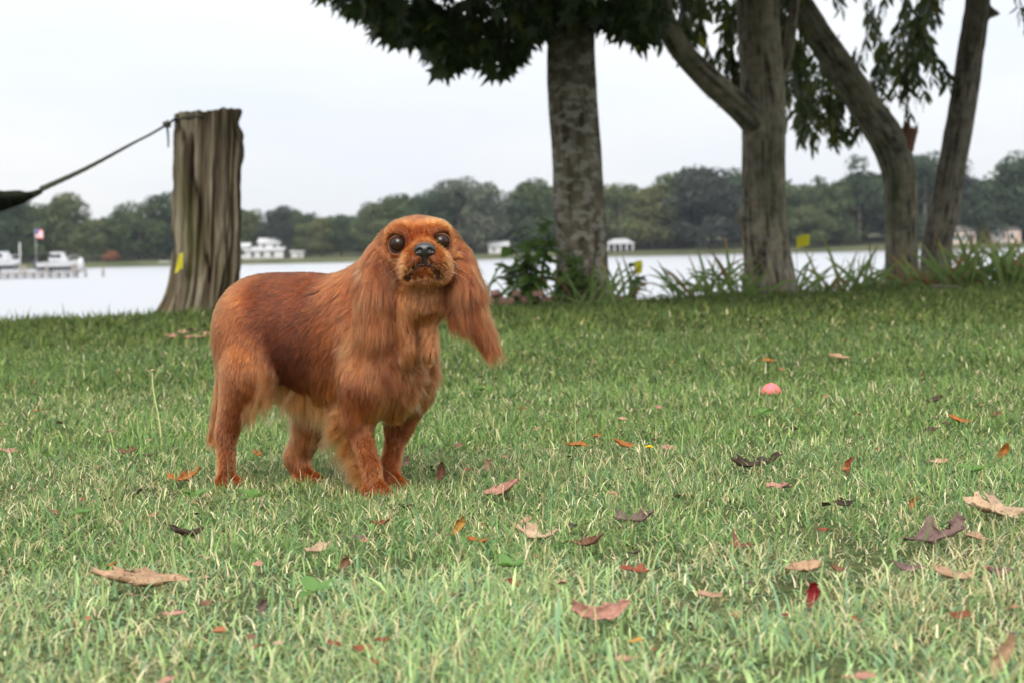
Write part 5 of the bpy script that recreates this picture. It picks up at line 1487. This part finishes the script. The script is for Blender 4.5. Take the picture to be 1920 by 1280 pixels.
# bricks edging the bed
brick_m = Mat('old_brick', (0.22, 0.12, 0.085), 0.95)
brick_m.color(brick_m.ramp(brick_m.noise(brick_m.coord(), 30, 4), [(0.3, (0.14, 0.075, 0.055)), (0.7, (0.32, 0.20, 0.15))])); brick_m = brick_m.m
be = empty('brick_edging', tuple(at(975, 572, 12.25) * np.array([1, 1, 0])), 'short row of tumbled old bricks edging the bed left of the spotted trunk', 'brick edging')
bme = box_mesh('brick', 0.066, 0.05, 0.04)
bmx = bmesh.new(); bmx.from_mesh(bme); bmesh.ops.bevel(bmx, geom=bmx.edges[:], offset=0.006, segments=1, affect='EDGES'); bmx.to_mesh(bme); bmx.free()
bme.materials.append(brick_m)
for k in range(13):
    o = bpy.data.objects.new('brick', bme); COL.objects.link(o); o.parent = be
    o.location = (-0.20 + 0.036 * k + rg.normal(0, 0.006), rg.normal(0, 0.04), 0.01 + (0.045 if k % 4 == 1 else 0) + rg.uniform(0, 0.012)); o.rotation_euler = (rg.normal(0, 0.2), rg.normal(0, 0.2), rg.uniform(0, 3.1))
# fallen twig in front of the right-hand plants
tw = [at(1745, 553, 13.5), at(1765, 556, 13.4), at(1785, 561, 13.3), at(1800, 567, 13.2)]
tag(link('fallen_twig', tube_mesh('fallen_twig', spline([np.array([p[0], p[1], 0.035]) for p in tw], 16), np.linspace(0.010, 0.005, 16), 6), Mat('grey_twig', (0.2, 0.18, 0.15), 0.9).m), 'pale grey fallen twig on the lawn before the right-hand sword leaves', 'twig')
# bare dead stalk
ds = [at(1633, 520, 14.4), at(1632, 480, 14.4), at(1628, 448, 14.4), at(1612, 415, 14.4), at(1590, 385, 14.4)]
tag(link('dead_stalk', tube_mesh('dead_stalk', spline(ds, 24), np.linspace(0.008, 0.003, 24), 5), Mat('stalk', (0.16, 0.12, 0.09), 0.9).m), 'thin bare curved stalk rising over the water left of the bent trunk', 'stalk')
# ------------------------------------------------------------------ grass
def blades(P, ht, wd, ang, lean, curl, col, seg):
    """Grass blades as tapering strips; returns verts, triangle faces, colours."""
    n = len(P); d = np.stack([np.cos(ang), np.sin(ang), np.zeros(n)], 1); s = np.stack([-np.sin(ang + curl), np.cos(ang + curl), np.zeros(n)], 1)
    rows = []
    for i in range(seg):
        t = i / seg; a = lean * (0.35 + 0.9 * t)
        w = (wd * (1 - 0.75 * t ** 1.6))[:, None]
        off = d * (ht * t * np.sin(a))[:, None] + np.array([0, 0, 1]) * (ht * t * np.cos(a))[:, None]
        rows += [P + off - s * w / 2, P + off + s * w / 2]
    a = lean * 1.25
    rows.append(P + d * (ht * np.sin(a))[:, None] + np.array([0, 0, 1]) * (ht * np.cos(a))[:, None])
    V = np.stack(rows, 1); k = V.shape[1]
    f = []
    for i in range(seg - 1):
        b = 2 * i; f += [(b, b + 1, b + 3), (b, b + 3, b + 2)]
    f.append((2 * seg - 2, 2 * seg - 1, 2 * seg))
    Fc = (np.array(f)[None] + (np.arange(n) * k)[:, None, None]).reshape(-1, 3)
    return V.reshape(-1, 3), Fc, np.repeat(col, k, axis=0)
rg = np.random.default_rng(99)
GREENS = np.array([[0.150, 0.222, 0.060], [0.122, 0.190, 0.066], [0.185, 0.252, 0.070], [0.112, 0.176, 0.072], [0.215, 0.265, 0.080]])
STRAW = np.array([[0.52, 0.46, 0.26], [0.44, 0.38, 0.20], [0.62, 0.56, 0.36], [0.34, 0.29, 0.14]])
GV, GF, GC = [], [], []; off_ = 0
def grass_zone(y0, y1, half0, half1, dens, h, w, seg, straw, falloff_tint=(1, 1, 1)):  # last factor paints near brightness and far canopy shade into the green blades
    global off_
    n = int((y1 - y0) * (half0 + half1) * dens)
    t = rg.random(n); y = y0 + (y1 - y0) * t; hw = half0 + (half1 - half0) * t
    x = rg.uniform(-1, 1, n) * hw
    c = crest(x); keep = y < c + 0.5; x, y = x[keep], y[keep]; n = len(x)
    tuft = fbm(np.stack([x * 7, y * 7, 0 * x], 1), 3, 3)
    patch = fbm(np.stack([x * 1.3, y * 1.3, 0 * x], 1), 3, 8)
    ok = rg.random(n) < np.clip(0.78 + 0.45 * tuft, 0.25, 1); x, y, tuft, patch = x[ok], y[ok], tuft[ok], patch[ok]; n = len(x)
    P = np.stack([x, y, ground_z(x, y) - 0.004], 1)
    st = rg.random(n) < np.clip(straw * (1 - 0.5 * patch), 0.02, 0.7)
    ht = h * np.exp(rg.normal(0, 0.28, n)) * (1 + 0.25 * tuft); wd = w * np.exp(rg.normal(0, 0.25, n))
    tallb = rg.random(n) < 0.02; ht[tallb] *= 1.5
    lean = np.clip(np.abs(rg.normal(0.88, 0.45, n)), 0.02, 1.45); lean[st] = np.clip(rg.normal(1.0, 0.35, st.sum()), 0.2, 1.5); ht[st] *= 0.85; wd[st] *= 0.62
    P[st, 2] += rg.uniform(0, 0.014, st.sum())
    col = GREENS[rg.integers(0, len(GREENS), n)] * np.exp(rg.normal(0, 0.18, (n, 1))) * np.exp(0.15 * patch)[:, None] * np.array(falloff_tint)
    col[st] = STRAW[rg.integers(0, len(STRAW), st.sum())] * np.exp(rg.normal(0, 0.15, (st.sum(), 1)))
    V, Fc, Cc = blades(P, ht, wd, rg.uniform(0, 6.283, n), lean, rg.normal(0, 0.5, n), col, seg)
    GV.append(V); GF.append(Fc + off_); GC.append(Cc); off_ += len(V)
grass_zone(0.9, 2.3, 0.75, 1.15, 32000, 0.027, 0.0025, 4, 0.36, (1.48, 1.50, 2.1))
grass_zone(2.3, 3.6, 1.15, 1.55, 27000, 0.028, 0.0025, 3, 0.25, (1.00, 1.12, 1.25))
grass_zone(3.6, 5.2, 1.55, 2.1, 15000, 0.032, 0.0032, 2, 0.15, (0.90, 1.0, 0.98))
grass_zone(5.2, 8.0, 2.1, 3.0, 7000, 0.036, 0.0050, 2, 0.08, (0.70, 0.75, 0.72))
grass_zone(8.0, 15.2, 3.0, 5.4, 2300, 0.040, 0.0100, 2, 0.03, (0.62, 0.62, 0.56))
# longer unmown blades where the lawn meets the bank
nb_ = 5200; bx_ = rg.uniform(-4.5, 5.2, nb_); by_ = crest(bx_) + rg.normal(0.0, 0.25, nb_); bh_ = 0.050 * np.exp(rg.normal(0, 0.4, nb_))
V, Fc, Cc = blades(np.stack([bx_, by_, ground_z(bx_, by_) - 0.01], 1), bh_, np.full(nb_, 0.008), rg.uniform(0, 6.28, nb_), np.abs(rg.normal(0.35, 0.3, nb_)), rg.normal(0, 0.5, nb_), GREENS[rg.integers(0, 5, nb_)] * 0.75, 3)
GV.append(V); GF.append(Fc + off_); GC.append(Cc); off_ += len(V)
# longer blades the mower left around the dog's paws
for (pu, pv) in ((706, 936), (738, 920), (430, 920), (580, 912)):
    r = ray(pu, pv); q = C_POS + r * (-CAM_Z / r[2]); nb_ = 300
    xx = q[0] + rg.normal(0, 0.045, nb_); yy = q[1] - 0.025 + rg.normal(0, 0.030, nb_)
    V, Fc, Cc = blades(np.stack([xx, yy, 0 * xx - 0.003], 1), 0.020 * np.exp(rg.normal(0, 0.25, nb_)), np.full(nb_, 0.0026), rg.uniform(0, 6.28, nb_), np.abs(rg.normal(0.45, 0.3, nb_)), rg.normal(0, 0.5, nb_), np.where(rg.random((nb_, 1)) < 0.3, STRAW[rg.integers(0, 4, nb_)], GREENS[rg.integers(0, 5, nb_)] * 1.1), 3)
    GV.append(V); GF.append(Fc + off_); GC.append(Cc); off_ += len(V)
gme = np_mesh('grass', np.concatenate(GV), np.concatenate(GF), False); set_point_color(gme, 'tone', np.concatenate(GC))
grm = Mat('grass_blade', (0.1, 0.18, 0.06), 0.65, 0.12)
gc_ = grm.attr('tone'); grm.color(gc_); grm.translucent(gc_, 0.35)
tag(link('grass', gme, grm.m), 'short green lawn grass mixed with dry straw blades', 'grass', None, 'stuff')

# ------------------------------------------------------------------ fallen leaves
def fallen(w, outline, curl, fold, seed, nx=15, ny=9):
    """Dry leaf sheet of unit length in x, curled; returns mesh data (two-sided, thin but solid)."""
    r = np.random.default_rng(seed); v, f = [], []
    jag = r.normal(0, 1, (nx, 2)); nz = fbm(np.stack(np.meshgrid(np.linspace(0, 3.2, nx), np.linspace(0, 2.4, ny), [seed * 1.7], indexing='ij'), -1).reshape(-1, 3), 3, seed).reshape(nx, ny)
    bendx = r.normal(0, 0.10)
    for i in range(nx):
        t = i / (nx - 1)
        if outline == 'oval': hw = w * math.sin(math.pi * (0.02 + 0.96 * t)) ** 0.85
        elif outline == 'lobed': hw = w * math.sin(math.pi * (0.03 + 0.95 * t)) ** 0.6 * (0.80 + 0.62 * math.sin(t * 12.5 + seed) ** 3)
        else: hw = w * (0.25 + 0.9 * (1 - t)) * (1 - (1 - t) ** 5) + 0.01
        for j in range(ny):
            s = j / (ny - 1) * 2 - 1
            h2 = hw * (1 + (0.16 if outline != 'lobed' else 0.24) * jag[i, 0 if s < 0 else 1] * abs(s))
            ang = fold * 2.4 * s * (0.6 + 0.6 * t)                       # rolls up about the midrib
            rr = h2 / max(abs(fold * 2.4), 0.3)
            y = rr * math.sin(ang) if abs(fold) > 0.12 else s * h2
            z = rr * (1 - math.cos(ang)) + curl * (t - 0.45) ** 2 + 0.075 * nz[i, j] + 0.015 * abs(s < 0.1 and s > -0.1)
            x = t - 0.5 + 0.05 * jag[i, 0 if s < 0 else 1] * s * s
            v.append((x, y + bendx * math.sin(3 * t), z))
    for i in range(nx - 1):
        for j in range(ny - 1):
            b = i * ny + j; f.append((b, b + 1, b + ny + 1, b + ny))
    return v, f
LCOL = dict(orange=((0.42, 0.15, 0.03), (0.30, 0.10, 0.03)), tan=((0.46, 0.29, 0.17), (0.36, 0.20, 0.11)), pink=((0.47, 0.24, 0.17), (0.36, 0.17, 0.11)), brown=((0.22, 0.10, 0.055), (0.13, 0.06, 0.035)),
            dark=((0.06, 0.035, 0.022), (0.10, 0.055, 0.030)), red=((0.30, 0.075, 0.035), (0.20, 0.05, 0.025)), crimson=((0.26, 0.010, 0.018), (0.36, 0.12, 0.10)), mauve=((0.20, 0.125, 0.105), (0.13, 0.08, 0.07)), yellow=((0.55, 0.28, 0.05), (0.5, 0.22, 0.05)), pale=((0.55, 0.38, 0.24), (0.45, 0.28, 0.17)))
LMAT = {}
for k, (a, b) in LCOL.items():
    a, b = tuple(x * 0.72 for x in a), tuple(x * 0.6 for x in b)
    m = Mat('dry_leaf_' + k, a, 0.6, 0.3)
    geo = m.n.new('ShaderNodeNewGeometry')
    nz = m.noise(m.coord(), 5, 5, 0.7)
    top_ = m.mix(m.mix(m.ramp(nz, [(0.28, tuple(x * 0.35 for x in a)), (0.5, a), (0.75, tuple(min(1, x * 1.35) for x in a))]), m.ramp(m.noise(m.coord(), 16, 3), [(0.30, (0.35, 0.3, 0.28)), (0.42, (1, 1, 1))]), 1.0, 'MULTIPLY'), b, geo.outputs['Backfacing'])
    m.color(top_); m.translucent(a, 0.2); m.bump(nz, 0.3, 0.02); LMAT[k] = m.m
FL = [  # u, v, width px, colour, outline, curl, fold, pose(tilt), label
 (73, 764, 26, 'orange', 'oval', .5, .3, .3, 'small orange leaf in the lawn near the left edge behind the dog'),
 (210, 803, 20, 'pink', 'oval', .5, .3, .2, 'tiny pinkish leaf left of the tall bare flower stalk'),
 (240, 840, 36, 'brown', 'lobed', .8, .5, .5, 'crumpled red-brown leaf at the foot of the tall flower stalk'),
 (278, 846, 20, 'dark', 'oval', .6, .4, .3, 'little dark leaf touching the foot of the tall flower stalk'),
 (345, 887, 66, 'orange', 'lobed', .7, .5, .4, 'wide orange curled leaf left of the hind paw of the dog'),
 (18, 840, 40, 'pink', 'oval', .4, .2, .1, 'flat reddish leaf cut by the left edge level with the dog paws'),
 (150, 928, 18, 'red', 'oval', .8, .5, .6, 'tiny red-brown curled leaf at left, below the orange curled leaf'),
 (104, 952, 26, 'brown', 'oval', .5, .3, .2, 'dull brown leaf low in the grass at left'),
 (145, 963, 22, 'tan', 'oval', .4, .2, .2, 'small tan leaf beside the dull brown one at left'),
 (352, 993, 68, 'dark', 'oval', .9, .8, .1, 'long thin dark rolled leaf below the hind paw of the dog'),
 (210, 1047, 28, 'orange', 'oval', .5, .3, .2, 'small orange leaf just above the big tan curled leaf'),
 (262, 1080, 185, 'tan', 'long', .25, .60, .55, 'big tan-pink leaf with dark curled rim at lower left'),
 (492, 1131, 38, 'mauve', 'oval', 1.0, .6, .9, 'upright purple-brown leaf at lower left of centre'),
 (325, 1136, 50, 'pink', 'oval', .3, .2, .1, 'faint reddish leaf sunk in the grass below the big tan-pink leaf'),
 (598, 1018, 56, 'pale', 'oval', .6, .4, .3, 'pale tan leaf in the grass below the belly of the dog'),
 (645, 1050, 34, 'brown', 'oval', .9, .5, .8, 'brown upright leaf right of the pale tan leaf under the dog'),
 (482, 1046, 26, 'pink', 'oval', .5, .3, .7, 'narrow pinkish leaf standing left of the pale tan one'),
 (628, 1193, 34, 'red', 'oval', .5, .4, .5, 'blurred red-brown leaf near the bottom left of centre'),
 (305, 1266, 56, 'pink', 'oval', .3, .2, .2, 'blurred pinkish leaf at the bottom edge on the left'),
 (484, 842, 24, 'orange', 'lobed', .7, .5, .5, 'small orange leaf seen between the hind legs of the dog'),
 (824, 884, 40, 'brown', 'oval', 1.2, .5, 1.0, 'upright curled orange-brown leaf right of the front paws'),
 (919, 869, 28, 'tan', 'oval', .6, .3, .8, 'pale pointed leaf standing behind the large brown-pink leaf'),
 (940, 912, 78, 'pink', 'oval', .5, .4, .4, 'large brown-pink leaf right of the front paws'),
 (762, 941, 36, 'dark', 'oval', .9, .6, .4, 'nearly black curled leaf just right of the front paw'),
 (716, 970, 44, 'red', 'lobed', .6, .4, .3, 'dark red leaf directly below the front paws'),
 (674, 996, 28, 'mauve', 'oval', .6, .3, .3, 'dull brown leaf below left of the front paws'),
 (857, 985, 44, 'yellow', 'oval', 1.0, .6, .9, 'bright orange leaf standing up below the front paws'),
 (886, 1000, 24, 'orange', 'oval', .8, .4, .4, 'middle one of three orange leaf pieces below the front paws'),
 (908, 1003, 28, 'orange', 'oval', .6, .4, .3, 'flat right one of three orange leaf pieces below the front paws'),
 (1008, 990, 84, 'pale', 'lobed', .5, .5, .3, 'large pale tan leaf with dark underside at lower centre'),
 (985, 968, 34, 'tan', 'oval', .5, .3, .3, 'small pale leaf tucked behind the large pale tan one'),
 (1195, 966, 84, 'mauve', 'lobed', .6, .6, .4, 'broad grey-brown crumpled leaf right of centre'),
 (1103, 1010, 64, 'brown', 'oval', .9, .7, .3, 'tan leaf with dark rolled end at lower centre'),
 (965, 1080, 34, 'red', 'lobed', .7, .5, .6, 'small rust red crumpled leaf at lower centre'),
 (1190, 1060, 60, 'red', 'lobed', .5, .4, .3, 'reddish brown leaf above the big pink pointed leaf'),
 (1125, 1140, 125, 'pink', 'tri', .8, .4, .7, 'big pink-tan leaf with an upturned point near the bottom centre'),
 (1192, 1187, 32, 'yellow', 'oval', .5, .3, .4, 'orange-yellow leaf touching the big pink pointed leaf'),
 (1172, 1220, 48, 'tan', 'oval', .4, .3, .2, 'blurred tan leaf below the big pink pointed leaf'),
 (1078, 829, 44, 'orange', 'oval', .5, .4, .2, 'flat orange leaf left of the yellow flower, the farther one'),
 (1172, 828, 48, 'orange', 'oval', .8, .6, .2, 'rolled orange-brown leaf just left of the yellow flower'),
 (1166, 781, 30, 'tan', 'oval', .5, .3, .3, 'small tan leaf above left of the yellow flower'),
 (1120, 810, 22, 'orange', 'oval', .5, .3, .2, 'tiny orange leaf between the two flat orange leaves'),
 (1233, 757, 18, 'pink', 'oval', .6, .3, .6, 'tiny pink leaf far above the yellow flower'),
 (1254, 834, 28, 'pink', 'oval', .6, .3, .5, 'small pinkish leaf just right of the yellow flower'),
 (1006, 798, 26, 'tan', 'oval', .5, .3, .4, 'small tan leaf in the lawn right of the dog chest'),
 (948, 849, 20, 'pink', 'oval', .5, .3, .3, 'tiny pink leaf above the large brown-pink leaf'),
 (677, 1200, 40, 'red', 'oval', .5, .3, .5, 'blurred rust red leaf near the bottom, left one of a pair'),
 (716, 1184, 34, 'red', 'oval', .5, .4, .4, 'blurred rust red leaf near the bottom, right one of a pair'),
 (759, 860, 26, 'pale', 'oval', .6, .3, .8, 'pale tan leaf peeking out beside the front leg of the dog'),
 (1398, 862, 58, 'dark', 'oval', .5, .5, .4, 'long dark brown leaf right of centre, left half of a pair'),
 (1438, 851, 56, 'dark', 'oval', .6, .4, .7, 'dark brown leaf lifted at its tip, right half of a pair'),
 (1461, 905, 52, 'pink', 'oval', .4, .3, .2, 'flat tan-orange leaf below the dark pair of leaves'),
 (1592, 871, 34, 'red', 'tri', .8, .4, .9, 'upright red-pink folded leaf right of the dark pair'),
 (1583, 937, 44, 'dark', 'oval', .9, .6, .6, 'dark grey-brown cupped leaf in the right half'),
 (1544, 984, 26, 'red', 'oval', .7, .5, .4, 'small dark red leaf below the cupped dark leaf'),
 (1711, 940, 32, 'orange', 'oval', 1.0, .6, 1.0, 'narrow upright orange leaf left of the very large tan leaf'),
 (1752, 1002, 118, 'mauve', 'lobed', .5, .5, .45, 'large dark mauve leaf with orange edge at right'),
 (1868, 958, 140, 'pale', 'lobed', .45, .4, .45, 'very large pale tan leaf near the right edge'),
 (1832, 1000, 60, 'tan', 'oval', .4, .3, .3, 'dull tan leaf between the mauve and the very large tan leaf'),
 (1389, 1015, 52, 'brown', 'lobed', .8, .5, .7, 'brown ragged leaf standing in the grass right of centre'),
 (1502, 1062, 86, 'tan', 'oval', .5, .45, .4, 'large orange-tan leaf above the crimson leaf'),
 (1571, 1056, 34, 'brown', 'oval', .7, .4, .4, 'small brown leaf right of the large orange-tan leaf'),
 (1701, 1053, 60, 'mauve', 'oval', .7, .5, .4, 'mauve brown leaf below the large dark mauve leaf'),
 (1785, 1066, 90, 'tan', 'oval', .3, .3, .15, 'flat tan leaf between two mauve leaves at lower right'),
 (1868, 1062, 60, 'mauve', 'tri', .7, .5, .6, 'pointed mauve leaf at lower right edge'),
 (1328, 1105, 58, 'tan', 'oval', .5, .4, .3, 'tan-orange leaf left of the crimson leaf'),
 (1524, 1112, 54, 'crimson', 'oval', .9, .5, 1.15, 'vivid crimson leaf standing upright at lower right'),
 (1471, 1136, 18, 'crimson', 'oval', .6, .4, .6, 'tiny dark crimson leaf left of the upright crimson one'),
 (1795, 1140, 46, 'red', 'oval', .8, .5, .4, 'rust brown leaf in the lower right grass'),
 (1871, 1232, 92, 'tan', 'tri', .9, .5, 1.0, 'large upright orange-rimmed tan leaf in the bottom right corner'),
 (1612, 1256, 66, 'pink', 'oval', .3, .3, .2, 'blurred pink leaf at the bottom edge on the right'),
 (1798, 783, 46, 'orange', 'oval', .5, .4, .3, 'orange-brown leaf far back in the right lawn'),
 (1752, 747, 38, 'dark', 'oval', .7, .5, .3, 'dark brown curled leaf far back in the right lawn'),
 (1881, 844, 36, 'orange', 'oval', 1.0, .5, 1.0, 'upright rusty orange leaf by the right edge'),
 (1760, 861, 36, 'tan', 'oval', .6, .4, .4, 'small tan leaf above the very large tan leaf'),
 (1750, 800, 32, 'dark', 'oval', .6, .4, .5, 'blackish leaf between the two brown leaves far right'),
 (1573, 667, 42, 'tan', 'oval', .4, .3, .3, 'pale leaf far back on the lawn right of the pink ball'),
 (1440, 673, 24, 'orange', 'oval', .4, .3, .3, 'small orange leaf far back above the pink ball'),
 (1865, 772, 30, 'brown', 'oval', .6, .4, .4, 'small brown leaf far right behind the upright orange leaf'),
 (1333, 794, 18, 'red', 'oval', .6, .4, .4, 'tiny red leaf left below the pink ball'),
 (322, 630, 26, 'pink', 'lobed', .6, .4, .5, 'leftmost dry leaf of the heap in front of the wooden post'),
 (344, 622, 24, 'tan', 'lobed', .6, .4, .6, 'pale upright dry leaf of the heap in front of the wooden post'),
 (352, 632, 26, 'pink', 'oval', .5, .3, .2, 'flat pink dry leaf at the front of the heap by the post'),
 (366, 619, 24, 'dark', 'lobed', .7, .5, .6, 'dark curled leaf atop the heap by the wooden post'),
 (374, 631, 24, 'tan', 'oval', .5, .3, .2, 'thin tan leaf at the lower right of the heap by the post'),
 (390, 624, 24, 'pink', 'oval', .6, .3, .4, 'rightmost pink dry leaf of the heap by the wooden post'),
]
for k, (u, v, wpx, colk, outl, curl, fold, pose, lb) in enumerate(FL):
    r = ray(u, v); tz = (0.022 - CAM_Z) / r[2]; p = C_POS + r * tz
    size = wpx / FPX * p[1] * 0.95
    vv, ff = fallen({'oval': 0.30, 'lobed': 0.36, 'tri': 0.34, 'long': 0.17}[outl], 'oval' if outl == 'long' else outl, curl, fold, k + 3)
    me = new_mesh('fallen_leaf', vv, ff, True); me.materials.append(LMAT[colk])
    o = link('fallen_leaf', me, None)
    rx = pose * 0.85 if pose > 0.5 else pose * 0.9
    yaw = random.uniform(-0.5, 0.5) + (math.pi if k % 2 else 0)
    o.rotation_mode = 'QUATERNION'
    o.rotation_quaternion = (Matrix.Rotation(yaw, 3, 'Z') @ Matrix.Rotation((-1 if k % 2 else 1) * (rx * 0.8 + 0.12), 3, 'X') @ Matrix.Rotation(random.uniform(-0.25, 0.25), 3, 'Y')).to_quaternion() if pose < 0.75 else (Matrix.Rotation(random.uniform(-0.3, 0.3), 3, 'Z') @ Matrix.Rotation(-0.25, 3, 'X') @ Matrix.Rotation(-1.15 + random.uniform(-0.2, 0.2), 3, 'Y') @ Matrix.Rotation(math.pi / 2, 3, 'X')).to_quaternion()
    o.scale = (size,) * 3; o.location = tuple(p + np.array([0, 0, -0.009 + (0.25 * size if pose >= 0.75 else 0.06 * size)]))
    mod = o.modifiers.new('thick', 'SOLIDIFY'); mod.thickness = 0.012
    tag(o, lb, 'leaf', 'fallen leaves on the lawn')

# crumbs of broken leaf too small to pick apart
lv, lf, lc = [], [], []
for k in range(320):
    yy = 1.7 + 7.5 * rg.random() ** 1.3; xx = rg.uniform(-0.36, 0.36) * yy; s = rg.uniform(0.004, 0.010); b = len(lv)
    M3 = np.array(Matrix.Rotation(rg.uniform(0, 6.28), 3, 'Z') @ Matrix.Rotation(rg.normal(0.4, 0.4), 3, 'X')); o3 = np.array([xx, yy, float(ground_z(xx, yy)) + rg.uniform(0.010, 0.024)])
    for (px, py, pz) in ((-1, 0, 0.2), (-0.3, 0.6, -0.1), (0.4, 0.5, 0.25), (1, 0.1, 0.1), (0.5, -0.5, 0.3), (-0.4, -0.6, 0.1), (0, 0, -0.1)):
        lv.append(o3 + M3 @ (np.array([px, py, pz]) * s + rg.normal(0, 0.15 * s, 3)))
    lf += [(b + 6, b + i, b + (i + 1) % 6) for i in range(6)]
    cc = [np.array(x) for x in ((0.22, 0.12, 0.065), (0.12, 0.06, 0.035), (0.22, 0.085, 0.035), (0.05, 0.035, 0.025), (0.26, 0.18, 0.11))][int(rg.integers(0, 5))]
    lc += [cc] * 7
lme = new_mesh('leaf_litter', lv, lf); set_point_color(lme, 'tone', np.array(lc)); lmm = Mat('leaf_litter', rough=0.8); lmm.color(lmm.attr('tone'))
tag(link('leaf_litter', lme, lmm.m), 'small crumbs of broken dry leaf strewn through the grass', 'leaf litter', None, 'stuff')

# ------------------------------------------------------------------ ball, flowers, weeds
r = ray(1446, 737); p = C_POS + r * ((-0.001 - CAM_Z) / r[2])
bm = bmesh.new(); bmesh.ops.create_uvsphere(bm, u_segments=32, v_segments=20, radius=0.0265)
for f_ in bm.faces: f_.smooth = True
bme = bpy.data.meshes.new('ball'); bm.to_mesh(bme); bm.free()
ballm = Mat('ball_rubber', (0.75, 0.13, 0.15), 0.7); ballm.bump(ballm.noise(ballm.coord(), 400, 3), 0.4, 0.001)
tag(link('ball', bme, ballm.m, None, tuple(p)), 'pink-red ball half sunk in the grass far right of the dog', 'ball')
def gp(u, v, z=0.0):
    r = ray(u, v); return C_POS + r * ((z - CAM_Z) / r[2])
p = gp(1218, 884); yt = at(1218, 839, p[1])
fl = empty('dandelion', (p[0], p[1], 0.0), 'small bright yellow dandelion flower in the lawn right of the dog', 'flower')
petal_m = Mat('petal_yellow', (0.80, 0.55, 0.01), 0.6).m
link('stem', tube_mesh('stem', [(0, 0, 0), (0.002, 0, yt[2] * 0.5), (0, 0, yt[2])], 0.0013, 6), stem_m, fl)
pet = new_mesh('petal', [(0, -0.0008, 0), (0.0075, -0.0012, 0.0028), (0.0085, 0, 0.0032), (0.0075, 0.0012, 0.0028), (0, 0.0008, 0)], [(0, 1, 2, 3, 4)]); pet.materials.append(petal_m)
for k in range(34):
    o = link('petal', pet, None, fl, (0, 0, yt[2] + 0.0004 * (k // 12))); o.rotation_euler = (0.0, -0.25 * (k // 12) + 0.1, k * 2.39996); s = 1 - 0.22 * (k // 12); o.scale = (s, s, s)
p = gp(304, 846); tp = at(285, 694, p[1])
sk = empty('flower_stalk', (p[0], p[1], 0.0), 'tall thin bare flower stalk standing left of the dog', 'flower stalk')
rel = tp - np.array([p[0], p[1], 0])
stalk_m = Mat('pale_stalk', (0.34, 0.36, 0.15), 0.7).m
link('stem', tube_mesh('stem', spline([(0, 0, 0), rel * 0.35 + np.array([0.002, 0, 0]), rel * 0.75 + np.array([-0.002, 0, 0]), rel], 20), np.linspace(0.0020, 0.0013, 20), 7), stalk_m, sk)
bm = bmesh.new(); bmesh.ops.create_uvsphere(bm, u_segments=10, v_segments=8, radius=0.0042)
for v_ in bm.verts: v_.co.z *= 0.75; v_.co.x += 0.002 * math.sin(v_.co.z * 900)
hme = bpy.data.meshes.new('seed_head'); bm.to_mesh(hme); bm.free()
link('seed_head', hme, Mat('seed_head', (0.28, 0.20, 0.12), 0.9).m, sk, tuple(rel))
# broad-leaved weeds
weed_leaf = leaf_mat('weed_leaf', (0.10, 0.20, 0.045), (0.14, 0.26, 0.05), 0.35)
wl_ = one_leaf(oval_leaf(0.26, 0.25)); wl_.materials.append(weed_leaf)
for (u, v, n, s, lb) in ((372, 950, 7, 0.050, 'broad-leaved weed below the hind paw of the dog'), (478, 955, 6, 0.055, 'broad-leaved weed below the belly of the dog'), (155, 985, 5, 0.045, 'broad-leaved weed in the left grass'), (905, 745, 6, 0.05, 'broad-leaved weed in the lawn right of the dog chest'), (955, 1090, 6, 0.05, 'broad-leaved weed near the small rust red leaf'), (1430, 790, 5, 0.05, 'broad-leaved weed below the pink ball'), (1830, 905, 6, 0.05, 'broad-leaved weed above the very large tan leaf'), (590, 1140, 6, 0.05, 'broad-leaved weed at lower left of centre')):
    p = gp(u, v, 0.0); t = empty('weed', (p[0], p[1], 0.0), lb, 'weed', 'weeds in the lawn')
    for k in range(n):
        a = k * 6.283 / n + rg.normal(0, 0.3)
        place_leaf(wl_, t, np.array([p[0], p[1], 0.018]), np.array([math.cos(a), math.sin(a), rg.uniform(0.25, 0.9)]), np.array([0, 0, 1.0]) + rg.normal(0, 0.2, 3), float(s * 0.65 * rg.uniform(0.7, 1.15)))
# wiry seeding grass stems by the dog and to the right
wiry = Mat('wiry_grass', (0.22, 0.27, 0.10), 0.7).m
for (u, v, tops, lb) in ((828, 812, ((818, 752), (850, 748), (838, 770), (868, 776)), 'wiry seeding grass tuft right of the dog chest'), (1080, 845, ((1078, 740), (1060, 790), (1110, 800)), 'wiry seeding grass tuft left of the yellow flower'), (1230, 905, ((1205, 850), (1262, 870), (1240, 842)), 'wiry seeding grass tuft below the yellow flower'), (290, 900, ((300, 862), (325, 850), (270, 870)), 'wiry seeding grass tuft left of the orange curled leaf')):
    p = gp(u, v); t = empty('grass_tuft', (p[0], p[1], 0.0), lb, 'grass tuft', 'wiry grass tufts')
    for (tu, tv) in tops:
        e = at(tu, tv, p[1] + rg.normal(0, 0.02)) - np.array([p[0], p[1], 0])
        link('stem', tube_mesh('stem', spline([(0, 0, 0), e * 0.5 + np.array([0, 0, 0.012]), e], 10), np.linspace(0.0011, 0.0005, 10), 5), wiry, t)
